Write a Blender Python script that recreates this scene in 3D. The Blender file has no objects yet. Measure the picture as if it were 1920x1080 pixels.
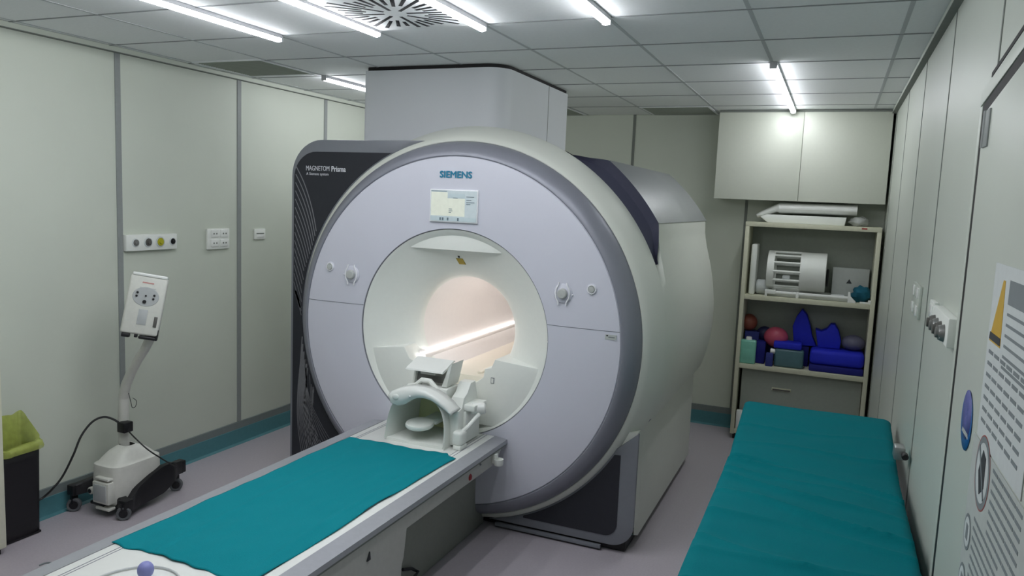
import bpy, bmesh, math, random
from mathutils import Vector, Matrix, noise
random.seed(7)
PI = math.pi
sc = bpy.context.scene
COL = sc.collection

# ------------------------------------------------------------------ camera
FPX, YAW, PIT, ROL = 1427.15, -0.397837, -0.114736, 0.0416728
CAM = Vector((0, 0, 1.936))
def cam_axes():
    cy, sy, cp, sp = math.cos(YAW), math.sin(YAW), math.cos(PIT), math.sin(PIT)
    f = Vector((sy*cp, cy*cp, sp)); r = Vector((cy, -sy, 0)); u = r.cross(f)
    cr, sr = math.cos(ROL), math.sin(ROL)
    return r*cr + u*sr, u*cr - r*sr, f
RX, UP, FW = cam_axes()
def at(px, py, ax, v):
    """world point seen at pixel (px,py) of the 1920x1080 frame on the plane ax = v"""
    d = RX*(px-960) + UP*(540-py) + FW*FPX
    i = 'xyz'.index(ax)
    return CAM + d*((v-CAM[i])/d[i])
cd = bpy.data.cameras.new('camera'); co = bpy.data.objects.new('camera', cd); COL.objects.link(co)
cd.sensor_width = 36; cd.lens = 36*FPX/1920; cd.clip_start = 0.02
co.matrix_world = Matrix(((RX.x, UP.x, -FW.x, CAM.x), (RX.y, UP.y, -FW.y, CAM.y), (RX.z, UP.z, -FW.z, CAM.z), (0, 0, 0, 1)))
sc.camera = co

# --------------------------------------------------------------- materials
def lin(h):
    h = h.lstrip('#'); c = [int(h[i:i+2], 16)/255 for i in (0, 2, 4)]
    return [x/12.92 if x <= .04045 else ((x+.055)/1.055)**2.4 for x in c]
MATS = {}
def mat(name, col, rough=.5, metal=0, var=.03, vscale=40, bump=0, bscale=200, spec=.5, alpha=1, trans=0, emit=None, coat=0):
    m = bpy.data.materials.new(name); m.use_nodes = True
    nt = m.node_tree; b = nt.nodes['Principled BSDF']; L = nt.links
    c = lin(col)
    b.inputs['Roughness'].default_value = rough; b.inputs['Metallic'].default_value = metal
    b.inputs['Specular IOR Level'].default_value = spec
    b.inputs['Coat Weight'].default_value = coat
    if alpha < 1: b.inputs['Alpha'].default_value = alpha
    if trans: b.inputs['Transmission Weight'].default_value = trans
    tc = nt.nodes.new('ShaderNodeTexCoord')
    n = nt.nodes.new('ShaderNodeTexNoise'); n.inputs['Scale'].default_value = vscale; n.inputs['Detail'].default_value = 4
    r = nt.nodes.new('ShaderNodeValToRGB')
    r.color_ramp.elements[0].position = .3; r.color_ramp.elements[1].position = .7
    r.color_ramp.elements[0].color = [x*(1-var) for x in c]+[1]; r.color_ramp.elements[1].color = [min(1, x*(1+var)) for x in c]+[1]
    L.new(tc.outputs['Object'], n.inputs['Vector']); L.new(n.outputs['Fac'], r.inputs['Fac']); L.new(r.outputs['Color'], b.inputs['Base Color'])
    if bump:
        n2 = nt.nodes.new('ShaderNodeTexNoise'); n2.inputs['Scale'].default_value = bscale; n2.inputs['Detail'].default_value = 3
        bp = nt.nodes.new('ShaderNodeBump'); bp.inputs['Strength'].default_value = bump; bp.inputs['Distance'].default_value = .005
        L.new(tc.outputs['Object'], n2.inputs['Vector']); L.new(n2.outputs['Fac'], bp.inputs['Height']); L.new(bp.outputs['Normal'], b.inputs['Normal'])
    if emit:
        b.inputs['Emission Color'].default_value = lin(emit[0])+[1]; b.inputs['Emission Strength'].default_value = emit[1]
    MATS[name] = m
    return name
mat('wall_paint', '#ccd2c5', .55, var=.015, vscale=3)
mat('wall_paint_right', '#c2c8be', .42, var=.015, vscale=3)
mat('tile', '#eff2f2', .9, var=.02, vscale=60)
mat('tile_gap', '#8d9192', .9)
mat('tile_groove', '#c0c4c5', .9)
mat('floor_vinyl', '#b4adb4', .40, var=.05, vscale=90)
mat('joint_grey', '#8f9492', .5)
mat('seam_dark', '#7b807a', .7)
mat('black_gap', '#131014', .6)
mat('teal_cove', '#4a8088', .5, var=.05)
mat('grey_skirt', '#77807f', .5)
mat('face_lavender', '#d3d4df', .45, var=.008, vscale=6)
mat('seam', '#7e808a', .6)
mat('ring_silver', '#8e909a', .42, metal=.25, var=.01)
mat('cover_white', '#dcdfd6', .42, var=.008, vscale=6)
mat('frame_grey', '#80838a', .4, metal=.15, var=.02)
mat('panel_black', '#25272f', .5, var=.05)
mat('pattern_grey', '#7d7e82', .5)
mat('edge_white', '#d6d5d0', .4)
mat('recess_metal', '#4a4b5e', .32, metal=.3)
mat('shoulder_grey', '#85898a', .4, metal=.2)
mat('tower_white', '#dde0e4', .5, var=.008, vscale=5)
mat('white_plastic', '#ebeee8', .4, var=.008)
mat('coil_back_lit', '#dcdfae', .6)  # yellow-green tint stands in for bore light reaching the coil interior
mat('white_gloss', '#eceeea', .22, var=.008)
mat('bore_cream', '#e8e2d2', .45, var=.01)
mat('bore_white', '#efecea', .5, var=.01)
mat('lamp', '#ffffff', .5, emit=('#f4f6fb', 27))
mat('lamp_end', '#b9babd', .5)
mat('bore_lamp', '#ffffff', .5, emit=('#fff6f2', 7))
mat('brand_teal', '#1e7fa0', .5)
mat('letter_white', '#d9dbe0', .5)
mat('screen_glass', '#cfdadd', .2, emit=('#c9d8de', .05))
mat('screen_cream', '#e8ebdc', .3, emit=('#e8eedd', .08))
mat('screen_blue', '#c3d2d6', .3, emit=('#c3d2d6', .04))
mat('screen_ink', '#6a7c86', .5)
mat('knob_grey', '#b9bcb9', .4)
mat('clear_ring', '#f2f3f6', .15)
mat('black_plastic', '#16161a', .45)
mat('rubber', '#202126', .7)
mat('wheel_grey', '#5f6265', .6)
mat('warn_yellow', '#b39a3a', .5)
mat('red_button', '#8c1f26', .35)
mat('rail_grey', '#a9abb1', .4, metal=.25)
mat('table_side', '#bfbfb9', .5)
mat('base_greygreen', '#93968d', .55)
mat('drape_teal', '#0c828d', .9, spec=.15, var=.05, vscale=300, bump=.25, bscale=500)
mat('drape_green', '#03737b', .9, spec=.12, var=.05, vscale=300, bump=.25, bscale=500)
mat('ball_lavender', '#8f93cf', .45)
mat('hose_clear', '#cfd3d3', .2)
mat('injector_white', '#d7d8d0', .45)
mat('injector_grey', '#b4b8b8', .5)
mat('pink_print', '#c58f8a', .6)
mat('cable_black', '#1b1c1d', .5)
mat('bin_black', '#141318', .45)
mat('bag_green', '#b4c060', .4, alpha=.7, var=.12, vscale=30)
mat('cabinet_cream', '#dcdcc8', .5)
mat('cupboard', '#d6dacd', .45, var=.01)
mat('shelf_cream', '#cfcfb8', .5, var=.03)
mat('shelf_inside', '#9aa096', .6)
mat('vent_grey', '#aab0a6', .8, var=.1, vscale=400)
mat('slot_black', '#0d0f14', .8)
mat('outlet_steel', '#8a8a88', .35, metal=.5)
mat('outlet_yellow', '#b8b428', .4)
mat('outlet_dark', '#5d5c58', .4)
mat('plastic_film', '#dfe2df', .12, alpha=.45)
mat('foam_blue', '#1524c4', .7, var=.04)
mat('foam_navy', '#0e1478', .75)
mat('foam_indigo', '#2b357e', .75)
mat('ball_pink', '#c0526b', .4)
mat('ball_brown', '#8a4a3c', .4)
mat('ball_navy', '#20244e', .5)
mat('ball_grey', '#6a6a80', .5)
mat('bottle_green', '#7cc0ac', .3)
mat('bottle_teal', '#4d7078', .35)
mat('cloth_petrol', '#0f5d73', .85)
mat('paper_grey', '#b9beba', .6)
mat('paper_white', '#ccd1d0', .6)
mat('ink', '#7b8284', .7)
mat('ink_dark', '#34363a', .7)
mat('sign_blue', '#2d6fb4', .5)
mat('sign_violet', '#5a5f9e', .5)
mat('sign_red', '#a3453f', .5)
mat('sign_yellow', '#c8a136', .5)
mat('mattress_black', '#1d1d28', .5)
mat('steel', '#a7a8a8', .35, metal=.7)

# ------------------------------------------------------------ mesh builder
OFF = {}
class MB:
    def __init__(s): s.bm = bmesh.new(); s.mats = []
    def mi(s, m):
        if m not in s.mats: s.mats.append(m)
        return s.mats.index(m)
    def absorb(s, b, m, mtx=None):
        k = s.mi(m); mp = {}
        for v in b.verts: mp[v] = s.bm.verts.new(mtx @ v.co if mtx else v.co)
        for f in b.faces:
            try: g = s.bm.faces.new([mp[v] for v in f.verts]); g.material_index = k
            except ValueError: pass
        b.free(); return s
    def box(s, x0, x1, y0, y1, z0, z1, m, bev=0, seg=2, mtx=None):
        b = bmesh.new(); bmesh.ops.create_cube(b, size=1)
        for v in b.verts:
            v.co = Vector(((x0+x1)/2+v.co.x*(x1-x0), (y0+y1)/2+v.co.y*(y1-y0), (z0+z1)/2+v.co.z*(z1-z0)))
        if bev: bmesh.ops.bevel(b, geom=b.edges[:], offset=bev, segments=seg, affect='EDGES', profile=.5)
        return s.absorb(b, m, mtx)
    def prism(s, pts, axis, a0, a1, m, bev=0):
        """polygon given in the two other axes, extruded a0..a1 along axis"""
        def P(p, a):
            return {'x': Vector((a, p[0], p[1])), 'y': Vector((p[0], a, p[1])), 'z': Vector((p[0], p[1], a))}[axis]
        b = bmesh.new(); n = len(pts)
        A = [b.verts.new(P(p, a0)) for p in pts]; B = [b.verts.new(P(p, a1)) for p in pts]
        fa = b.faces.new(A); fb = b.faces.new(B[::-1])
        for i in range(n): b.faces.new((A[i], B[i], B[(i+1) % n], A[(i+1) % n]))
        bmesh.ops.recalc_face_normals(b, faces=b.faces[:])
        if bev:
            es = [e for e in b.edges if e in fa.edges[:] or e in fb.edges[:]]
            bmesh.ops.bevel(b, geom=es, offset=bev, segments=2, affect='EDGES', profile=.5)
        bmesh.ops.triangulate(b, faces=[f for f in b.faces if len(f.verts) > 4])
        return s.absorb(b, m)
    def grid(s, fn, nu, nv, m, closed_u=False, mfn=None, flip=False):
        V = [[s.bm.verts.new(fn(i/(nu if closed_u else nu-1), j/(nv-1))) for i in range(nu)] for j in range(nv)]
        k = s.mi(m)
        for j in range(nv-1):
            for i in range(nu if closed_u else nu-1):
                q = [V[j][i], V[j][(i+1) % nu], V[j+1][(i+1) % nu], V[j+1][i]]
                if flip: q.reverse()
                try:
                    f = s.bm.faces.new(q); f.material_index = s.mi(mfn(i, j)) if mfn else k
                except ValueError: pass
        return s
    def lathe(s, prof, o, ax, m, n=64, a0=0, a1=2*PI, ref=None, capped=False, flip=False):
        """profile [(radius, distance along ax)] turned about the line o + t*ax"""
        ax = Vector(ax).normalized(); o = Vector(o)
        u = Vector(ref) if ref else (Vector((1, 0, 0)) if abs(ax.x) < .9 else Vector((0, 1, 0)))
        u = (u - ax*u.dot(ax)).normalized(); w = ax.cross(u)
        if ref and ref == (1, 0, 0) and abs(ax.y) > .9: w = Vector((0, 0, 1))
        full = abs(a1-a0-2*PI) < 1e-6
        def fn(a, t):
            th = a0+(a1-a0)*a; r, d = prof[int(round(t*(len(prof)-1)))]
            return o + ax*d + (u*math.cos(th)+w*math.sin(th))*r
        s.grid(fn, n, len(prof), m, closed_u=full, flip=flip)
        return s
    def disc(s, o, ax, r, m, n=32):
        return s.lathe([(1e-5, 0), (r, 0)], o, ax, m, n=n)
    def cyl(s, p, q, r, m, r2=None, n=24, bev=.0):
        p = Vector(p); q = Vector(q); h = (q-p).length; r2 = r if r2 is None else r2
        pr = [(1e-5, 0), (r-bev, 0), (r, bev), (r2, h-bev), (r2-bev, h), (1e-5, h)] if bev else [(1e-5, 0), (r, 0), (r2, h), (1e-5, h)]
        return s.lathe(pr, p, q-p, m, n=n)
    def tube(s, pts, r, m, n=10, sx=1):
        pts = [Vector(p) for p in pts]; N = len(pts); rs = r if isinstance(r, (list, tuple)) else [r]*N
        t0 = (pts[1]-pts[0]).normalized(); u = t0.orthogonal().normalized(); rings = []
        for i in range(N):
            t = (pts[min(i+1, N-1)]-pts[max(i-1, 0)]).normalized()
            u = (u - t*u.dot(t)).normalized(); w = t.cross(u)
            rings.append([s.bm.verts.new(pts[i]+(u*math.cos(a)*sx+w*math.sin(a))*rs[i]) for a in [2*PI*k/n for k in range(n)]])
        k = s.mi(m)
        for i in range(N-1):
            for j in range(n):
                f = s.bm.faces.new((rings[i][j], rings[i][(j+1) % n], rings[i+1][(j+1) % n], rings[i+1][j])); f.material_index = k
        for rg in (rings[0][::-1], rings[-1]):
            f = s.bm.faces.new(rg); f.material_index = k
        return s
    def ball(s, c, r, m, n=24, sq=(1, 1, 1), nz=0, seed=0):
        b = bmesh.new(); bmesh.ops.create_uvsphere(b, u_segments=n, v_segments=n//2, radius=r)
        for v in b.verts:
            if nz: v.co *= 1+nz*noise.noise(v.co*(2/r)+Vector((seed, 0, 0)))
            v.co = Vector((v.co.x*sq[0], v.co.y*sq[1], v.co.z*sq[2]))+Vector(c)
        return s.absorb(b, m)
    def build(s, name, parent=None, ang=35, loc=None, solid=0, recalc=False, sub=0):
        bm = s.bm
        bmesh.ops.remove_doubles(bm, verts=bm.verts[:], dist=1e-5)
        if recalc: bmesh.ops.recalc_face_normals(bm, faces=bm.faces[:])
        off = OFF[parent.name] if parent else (Vector(loc) if loc else Vector((0, 0, 0)))
        for v in bm.verts: v.co -= off
        bm.normal_update()
        for f in bm.faces: f.smooth = True
        for e in bm.edges:
            if len(e.link_faces) == 2 and e.calc_face_angle(0) > math.radians(ang): e.smooth = False
        me = bpy.data.meshes.new(name); bm.to_mesh(me); bm.free()
        for m in s.mats: me.materials.append(MATS[m])
        o = bpy.data.objects.new(name, me); COL.objects.link(o)
        if parent: o.parent = parent
        else: o.location = off
        OFF[o.name] = off
        if solid:
            md = o.modifiers.new('thickness', 'SOLIDIFY'); md.thickness = solid; md.offset = -1
        if sub:
            md = o.modifiers.new('smooth', 'SUBSURF'); md.levels = sub; md.render_levels = sub
        return o
def tag(o, label=None, cat=None, group=None, kind=None):
    if label: o['label'] = label
    if cat: o['category'] = cat
    if group: o['group'] = group
    if kind: o['kind'] = kind
    return o
def thing(name, loc, label, cat, group=None):
    o = bpy.data.objects.new(name, None); o.empty_display_size = .1; COL.objects.link(o); o.location = loc
    OFF[o.name] = Vector(loc)
    return tag(o, label, cat, group)
def struct(name, mb, **k): return tag(mb.build(name, **k), kind='structure')
def copy_tree(root, loc, label=None):
    r = root.copy(); COL.objects.link(r); r.location = loc
    if label: r['label'] = label
    def rec(src, dst):
        for ch in list(src.children):
            c = ch.copy(); COL.objects.link(c); c.parent = dst
            if c.modifiers: pass
            rec(ch, c)
    rec(root, r)
    return r
def text(name, s, size, mtx, m, parent, width=None, extr=.0006, bold=0):
    cu = bpy.data.curves.new(name, 'FONT'); cu.body = s; cu.size = size; cu.extrude = extr; cu.resolution_u = 3
    t = bpy.data.objects.new('tmp_text', cu); COL.objects.link(t)
    dg = bpy.context.evaluated_depsgraph_get(); dg.update()
    me = bpy.data.meshes.new_from_object(t.evaluated_get(dg))
    COL.objects.unlink(t); bpy.data.objects.remove(t)
    xs = [v.co.x for v in me.vertices]; x0, x1 = min(xs), max(xs)
    ys = [v.co.y for v in me.vertices]; y0 = min(0, min(ys))
    k = width/(x1-x0) if width else 1
    for v in me.vertices:
        v.co = mtx @ Vector(((v.co.x-x0)*k, v.co.y, v.co.z)) - OFF[parent.name]
    if bold:                      # heavier strokes: the same letters laid over each other a hair apart
        b = bmesh.new()
        ax_, az_ = mtx.to_3x3() @ Vector((1, 0, 0)), mtx.to_3x3() @ Vector((0, 1, 0))
        for i, (dx, dz) in enumerate(((0, 0), (bold, 0), (-bold, 0), (0, bold), (0, -bold))):
            n0 = len(b.verts); b.from_mesh(me); b.verts.ensure_lookup_table()
            for v in b.verts[n0:]: v.co += ax_*dx+az_*dz-(mtx.to_3x3() @ Vector((0, 0, -1)))*(.00004*i)
        b.to_mesh(me); b.free()
    me.name = name; me.materials.append(MATS[m])
    o = bpy.data.objects.new(name, me); COL.objects.link(o); o.parent = parent; OFF[o.name] = OFF[parent.name]
    return o
def front_mtx(x, y, z):   # text facing -y
    return Matrix(((1, 0, 0, x), (0, 0, -1, y), (0, 1, 0, z), (0, 0, 0, 1)))

def smooth(pts, n=8):
    out = []
    for k_ in range(len(pts)-1):
        p0, p1_, p2_, p3_ = pts[max(k_-1, 0)], pts[k_], pts[k_+1], pts[min(k_+2, len(pts)-1)]
        for i in range(n):
            u = i/n
            out.append(.5*(2*p1_+(p2_-p0)*u+(2*p0-5*p1_+4*p2_-p3_)*u*u+(3*p1_-p0-3*p2_+p3_)*u**3))
    return out+[pts[-1]]

# ================================================================== SETTING
XL, XR, YB, YF, H = -4.08, .355, 6.9, -1.6, 2.752
struct('floor', MB().box(XL-.15, XR+.15, YF-.15, YB+.15, -.1, 0, 'floor_vinyl'))
c = MB().box(XL-.15, XR+.15, YF-.15, YB+.15, H, H+.1, 'tile')
gx = [-.4-.6*k for k in range(-1, 7)]; gy = [3.33+.6*k for k in range(-8, 6)]
for x in gx: c.box(x-.009, x+.009, YF, YB, H-.002, H+.004, 'tile_groove')
for y in gy: c.box(XL, XR, y-.0045, y+.0045, H-.003, H+.004, 'tile_gap')
struct('ceiling', c)
struct('wall_left', MB().box(XL-.12, XL, YF-.12, YB+.12, 0, H, 'wall_paint'))
struct('wall_back', MB().box(XL, XR, YB, YB+.12, 0, H, 'wall_paint'))
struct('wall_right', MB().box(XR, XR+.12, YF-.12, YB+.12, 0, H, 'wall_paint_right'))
struct('wall_front', MB().box(XL, XR, YF-.12, YF, 0, H, 'wall_paint'))
# coved vinyl skirting: teal foot, grey capping
def cove(p, q, inward):
    mb = MB(); p = Vector(p); q = Vector(q); n = Vector(inward)
    prof = [(.0, .172, 'grey_skirt'), (.010, .170, 'grey_skirt'), (.010, .118, 'grey_skirt'), (.012, .116, 'teal_cove'), (.012, .03, 'teal_cove'), (.016, .012, 'teal_cove'), (.03, .002, 'teal_cove'), (.034, 0, 'teal_cove')]
    for a, b in zip(prof, prof[1:]):
        mb.grid(lambda u, t: p.lerp(q, u)+n*(a[0]+(b[0]-a[0])*t)+Vector((0, 0, a[1]+(b[1]-a[1])*t)), 2, 2, b[2])
    return mb
struct('baseboard_left', cove((XL, YF, 0), (XL, YB, 0), (1, 0, 0)))
struct('baseboard_back', cove((XL, YB, 0), (XR, YB, 0), (0, -1, 0)))
struct('baseboard_right', cove((XR, 2.52, 0), (XR, YB, 0), (-1, 0, 0)))
k = 1
for y in (-.72, .31, 1.34, 2.37, 3.40, 4.425, 5.45, 6.47):
    struct('trim_%d' % k, MB().box(XL, XL+.006, y-.019, y+.019, .175, H-.03, 'joint_grey')); k += 1
for y in (3.385, 4.42, 5.45, 6.47):
    struct('trim_%d' % k, MB().box(XR-.002, XR, y-.007, y+.007, .175, H-.03, 'seam_dark')); k += 1
struct('trim_%d' % k, MB().box(XR-.002, XR, 2.365, 2.38, 2.33, H-.03, 'seam_dark')); k += 1
for x in (-2.79, -1.76, -.73):
    struct('trim_%d' % k, MB().box(x-.012, x+.012, YB-.004, YB, .175, H, 'seam_dark')); k += 1
struct('trim_%d' % k, MB().box(XL, XL+.028, YF, YB, H-.03, H-.001, 'wall_paint').box(XL, XL+.032, YF, YB, H-.034, H-.03, 'seam_dark')); k += 1
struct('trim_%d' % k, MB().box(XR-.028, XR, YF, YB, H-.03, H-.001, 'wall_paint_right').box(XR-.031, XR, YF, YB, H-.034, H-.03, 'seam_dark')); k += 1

# door in the right wall
def ztop(y, z): return z+(2.455-y)*.13
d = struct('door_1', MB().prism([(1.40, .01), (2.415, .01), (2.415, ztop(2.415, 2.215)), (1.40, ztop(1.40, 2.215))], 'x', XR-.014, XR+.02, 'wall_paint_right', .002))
tag(MB().box(XR-.0125, XR+.01, 2.416, 2.455, 0, 2.215, 'black_gap').prism([(2.455, 2.213), (2.455, 2.246), (1.36, ztop(1.36, 2.246)), (1.36, ztop(1.36, 2.217)), (2.416, 2.222)], 'x', XR-.0125, XR+.01, 'black_gap').build('door_seal', d), kind='structure')
tag(MB().box(XR-.014, XR+.01, 2.456, 2.495, 0, 2.246, 'wall_paint_right', .002).prism([(2.495, 2.247), (2.495, 2.288), (1.30, ztop(1.30, 2.293)), (1.30, ztop(1.30, 2.247))], 'x', XR-.014, XR+.01, 'wall_paint_right', .002)
    .prism([(2.36, ztop(2.36, 2.294)), (2.36, ztop(2.36, 2.306)), (1.30, ztop(1.30, 2.306)), (1.30, ztop(1.30, 2.294))], 'x', XR-.0145, XR+.01, 'black_gap').build('door_frame', d), kind='structure')
tag(MB().box(XR-.018, XR-.012, 2.305, 2.37, 2.125, 2.222, 'joint_grey', .002).cyl((XR-.016, 2.37, 2.125), (XR-.016, 2.37, 2.222), .006, 'joint_grey').build('hinge', d), kind='structure')

# ============================================================ CEILING LIGHTS
def strip(x, y0, y1, label):
    t = thing('strip_light', (x, (y0+y1)/2, H), label, 'light', 'ceiling strip lights')
    mb = MB(); r = .019
    prof = [(0, 0, 0)]
    mb.grid(lambda u, v: Vector((x+r*math.cos(PI+PI*u), y0+.012+(y1-y0-.024)*v, H-.020+r*1.0*math.sin(PI+PI*u))), 15, 2, 'lamp')
    mb.build('diffuser', t)
    e = MB()
    e.box(x-.0195, x+.0195, y0+.012, y1-.012, H-.020, H-.0005, 'lamp_end')
    e.build('housing', t)
    for yy in (y0, y1-.012):
        MB().box(x-.020, x+.020, yy, yy+.012, H-.038, H-.0005, 'lamp_end', .004).build('end_cap', t)
for x, y0, y1, lb in ((-2.79, 1.23, 3.33, 'leftmost of the four long strip lights along the top edge of the photo'),
                      (-2.18, 1.23, 3.33, 'ceiling strip light just left of the round-slotted air diffuser'),
                      (-1.60, 1.23, 3.33, 'ceiling strip light just right of the round-slotted air diffuser'),
                      (-1.00, 1.23, 3.33, 'ceiling strip light above the right shoulder of the scanner, cut by the top edge'),
                      (-.39, 4.50, 6.55, 'ceiling strip light running up to the white wall cupboard'),
                      (-3.39, 4.50, 6.30, 'ceiling strip light partly hidden behind the white cable tower')):
    strip(x, y0, y1, lb)

# swirl diffuser and return grilles
t = thing('air_diffuser', (-1.89, 3.03, H), 'square white ceiling air diffuser with black radial slots', 'air vent')
MB().box(-2.185, -1.605, 2.74, 3.32, H-.008, H-.0005, 'tile', .002).build('plate', t)
s = MB(); cx, cy = -1.895, 3.03
for k in range(32):
    a = 2*PI*k/32+PI/32
    lim = .255/max(abs(math.cos(a)), abs(math.sin(a)))
    r1 = min(lim, .31)*(1 if k % 4 in (0, 3) else .88)
    r0 = .055 if k % 4 == 0 or k % 4 == 2 and False else (.15 if k % 2 else .13)
    w0 = .010
    u = Vector((math.cos(a), math.sin(a), 0)); w = Vector((-u.y, u.x, 0)); o = Vector((cx, cy, H-.0088))
    f = s.bm.faces.new([s.bm.verts.new(o+u*r0-w*w0*.8), s.bm.verts.new(o+u*r0+w*w0*.8), s.bm.verts.new(o+u*r1+w*w0), s.bm.verts.new(o+u*r1-w*w0)])
    f.material_index = s.mi('slot_black')
s.build('radial_slots', t, solid=.0006)
def grille(x0, x1, y0, y1, label):
    t = thing('return_grille', ((x0+x1)/2, (y0+y1)/2, H), label, 'air vent', 'grey return air grilles in the ceiling')
    mb = MB().box(x0+.03, x1-.03, y0+.03, y1-.03, H-.004, H-.0005, 'vent_grey')
    n = 24
    for i in range(n):
        y = y0+.04+(y1-y0-.08)*i/(n-1)
        mb.box(x0+.03, x1-.03, y-.004, y+.004, H-.007, H-.003, 'vent_grey')
    mb.build('louvre', t)
    MB().box(x0+.012, x1-.012, y0+.012, y0+.03, H-.008, H-.0005, 'tile').box(x0+.012, x1-.012, y1-.03, y1-.012, H-.008, H-.0005, 'tile')\
        .box(x0+.012, x0+.03, y0+.03, y1-.03, H-.008, H-.0005, 'tile').box(x1-.03, x1-.012, y0+.03, y1-.03, H-.008, H-.0005, 'tile').build('frame', t)
grille(-3.99, -3.40, 3.87, 4.44, 'grey ceiling return grille near the left wall beside a strip light')
grille(-1.60, -1.0, 6.33, 6.89, 'grey ceiling return grille just left of the wall cupboard')
grille(-2.80, -2.2, 6.33, 6.89, 'grey ceiling return grille behind the right edge of the cable tower')

# ================================================================== SCANNER
AX, AZ = -2.0, 1.158
S = thing('mri_scanner', (AX, 4.9, 0), 'huge white and lavender tunnel scanner with round grey-rimmed face and dark corner panels', 'scanner')
O = (AX, 0, AZ)
def on(r, th): return (AX+r*math.cos(th), AZ+r*math.sin(th))
# face cover, upper and lower halves with a hairline seam at z = 1.27
def zclamp(v, lo=.05):
    if v.z < lo: v.z = lo
    return v
fp = [(.600, 3.885), (.600, 3.866), (.6035, 3.8632), (.70, 3.859), (.85, 3.858), (.96, 3.861), (1.006, 3.866), (1.011, 3.872)]
mb = MB()
def face_fn(u, v):
    th = 2*PI*u; r, y = fp[int(round(v*(len(fp)-1)))]
    return Vector((AX+r*math.cos(th), y, AZ+r*math.sin(th)))
mb.grid(face_fn, 160, len(fp), 'face_lavender', closed_u=True, mfn=lambda i, j: 'seam' if j < 2 else 'face_lavender')
face = mb.build('face_cover', S)
for sg in (-1, 1):
    sm = MB()
    for i in range(8):
        a = .604+(1.006-.604)*i/8; b = .604+(1.006-.604)*(i+1)/8
        dz = 1.27-AZ
        xa = AX+sg*math.sqrt(a*a-dz*dz); xb = AX+sg*math.sqrt(b*b-dz*dz)
        def yy(r):
            for (r0, y0), (r1, y1) in zip(fp[2:], fp[3:]):
                if r <= r1: return y0+(y1-y0)*(r-r0)/(r1-r0)
            return fp[-1][1]
        ya, yb = yy(a)-.0006, yy(b)-.0006
        f = sm.bm.faces.new([sm.bm.verts.new((xa, ya, 1.268)), sm.bm.verts.new((xb, yb, 1.268)), sm.bm.verts.new((xb, yb, 1.2715)), sm.bm.verts.new((xa, ya, 1.2715))])
        f.material_index = sm.mi('seam')
    sm.build('cover_seam', face, solid=.0004)
# metallic ring
rp = [(1.011, 3.880), (1.012, 3.869), (1.017, 3.8655), (1.026, 3.866), (1.05, 3.880), (1.075, 3.908), (1.092, 3.938), (1.101, 3.962), (1.102, 3.975)]
MB().lathe(rp, O, (0, 1, 0), 'ring_silver', n=160, ref=(1, 0, 0)).build('trim_ring', S)
# white rim
wp = [(1.100, 3.975), (1.103, 3.965), (1.108, 3.964), (1.125, 3.975), (1.140, 3.992), (1.165, 4.035), (1.188, 4.08), (1.200, 4.108), (1.203, 4.12), (1.198, 4.128), (1.16, 4.13)]
mb = MB()
def rim_fn(u, v):
    th = 2*PI*u; r, y = wp[int(round(v*(len(wp)-1)))]
    q = Vector((AX+r*math.cos(th), y, AZ+r*math.sin(th)))
    if q.z < .7 and r > 1.14:      # below the waist the rim narrows into the base
        q.x = max(-3.10, min(-.90, q.x))
    return zclamp(q, .052)
mb.grid(rim_fn, 200, len(wp), 'cover_white', closed_u=True)
mb.build('rim_cover', S)
# body outline, radius as a function of angle (symmetrical left and right)
def lerp_tab(t, x):
    for (a, b), (c_, d_) in zip(t, t[1:]):
        if x <= c_: return b+(d_-b)*(x-a)/(c_-a)
    return t[-1][1]
TAB = [(-90, 1.215), (-24, 1.213), (8, 1.213), (14, 1.218), (20, 1.226), (24, 1.236), (28, 1.258), (31.7, 1.300), (51.5, 1.300)]+[(a, 1.0174/math.sin(math.radians(a))) for a in range(53, 91)]
def outline(th):
    d_ = math.degrees(th) % 360
    if d_ > 180: d_ -= 360
    e = d_ if abs(d_) <= 90 else (180-d_ if d_ > 0 else -180-d_)
    r = lerp_tab(TAB, max(-90, e)); c_, s_ = math.cos(th), math.sin(th)
    if e < -20:                                     # square base
        r2 = 1e9
        if s_ < 0: r2 = min(r2, (AZ-.06)/-s_)
        if abs(c_) > 1e-6: r2 = min(r2, 1.10/abs(c_))
        if e < -24.5: r = r2
        else: r = min(r, r2)
    return r
ths = [math.radians(a) for a in sorted(set([i*1.5 for i in range(240)]+[31.7, 51.5, 148.3, 128.5, 315.06, 224.94, 337.4, 337.75, 202.6, 202.25]))]
mb = MB(); ys = [4.11, 4.15, 4.6, 5.2, 5.76, 5.80]
def seamz(a): return 337.39 < math.degrees(a) < 337.70 or 202.24 < math.degrees(a) < 202.56
V = [[mb.bm.verts.new((AX+(outline(a)-(.02 if j == 5 else (.02 if j == 0 else 0)))*math.cos(a), y, AZ+(outline(a)-(.02 if j in (0, 5) else 0))*math.sin(a))) for a in ths] for j, y in enumerate(ys)]
for j in (0, 1):
    for i_, a in enumerate(ths):
        e_ = min(math.degrees(a), 180-math.degrees(a)) if a < PI else 0
        t_ = max(0, min(1, (e_-16)/7.0))
        if t_ > 0:
            V[j][i_].co.y += t_*(4.160+.003*j-V[j][i_].co.y)
            if j == 0: r_ = outline(a)-.02; r_ += (1.15-r_)*t_; V[0][i_].co = Vector((AX+r_*math.cos(a), V[0][i_].co.y, AZ+r_*math.sin(a)))
IN = [[mb.bm.verts.new((AX+.335*math.cos(a), y, AZ+.335*math.sin(a))) for a in ths] for y in (5.80,)]
n = len(ths)
for j in range(len(ys)-1):
    for i in range(n):
        f = mb.bm.faces.new((V[j][i], V[j][(i+1) % n], V[j+1][(i+1) % n], V[j+1][i])); f.material_index = mb.mi('seam' if seamz(ths[i]) else 'cover_white')
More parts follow.
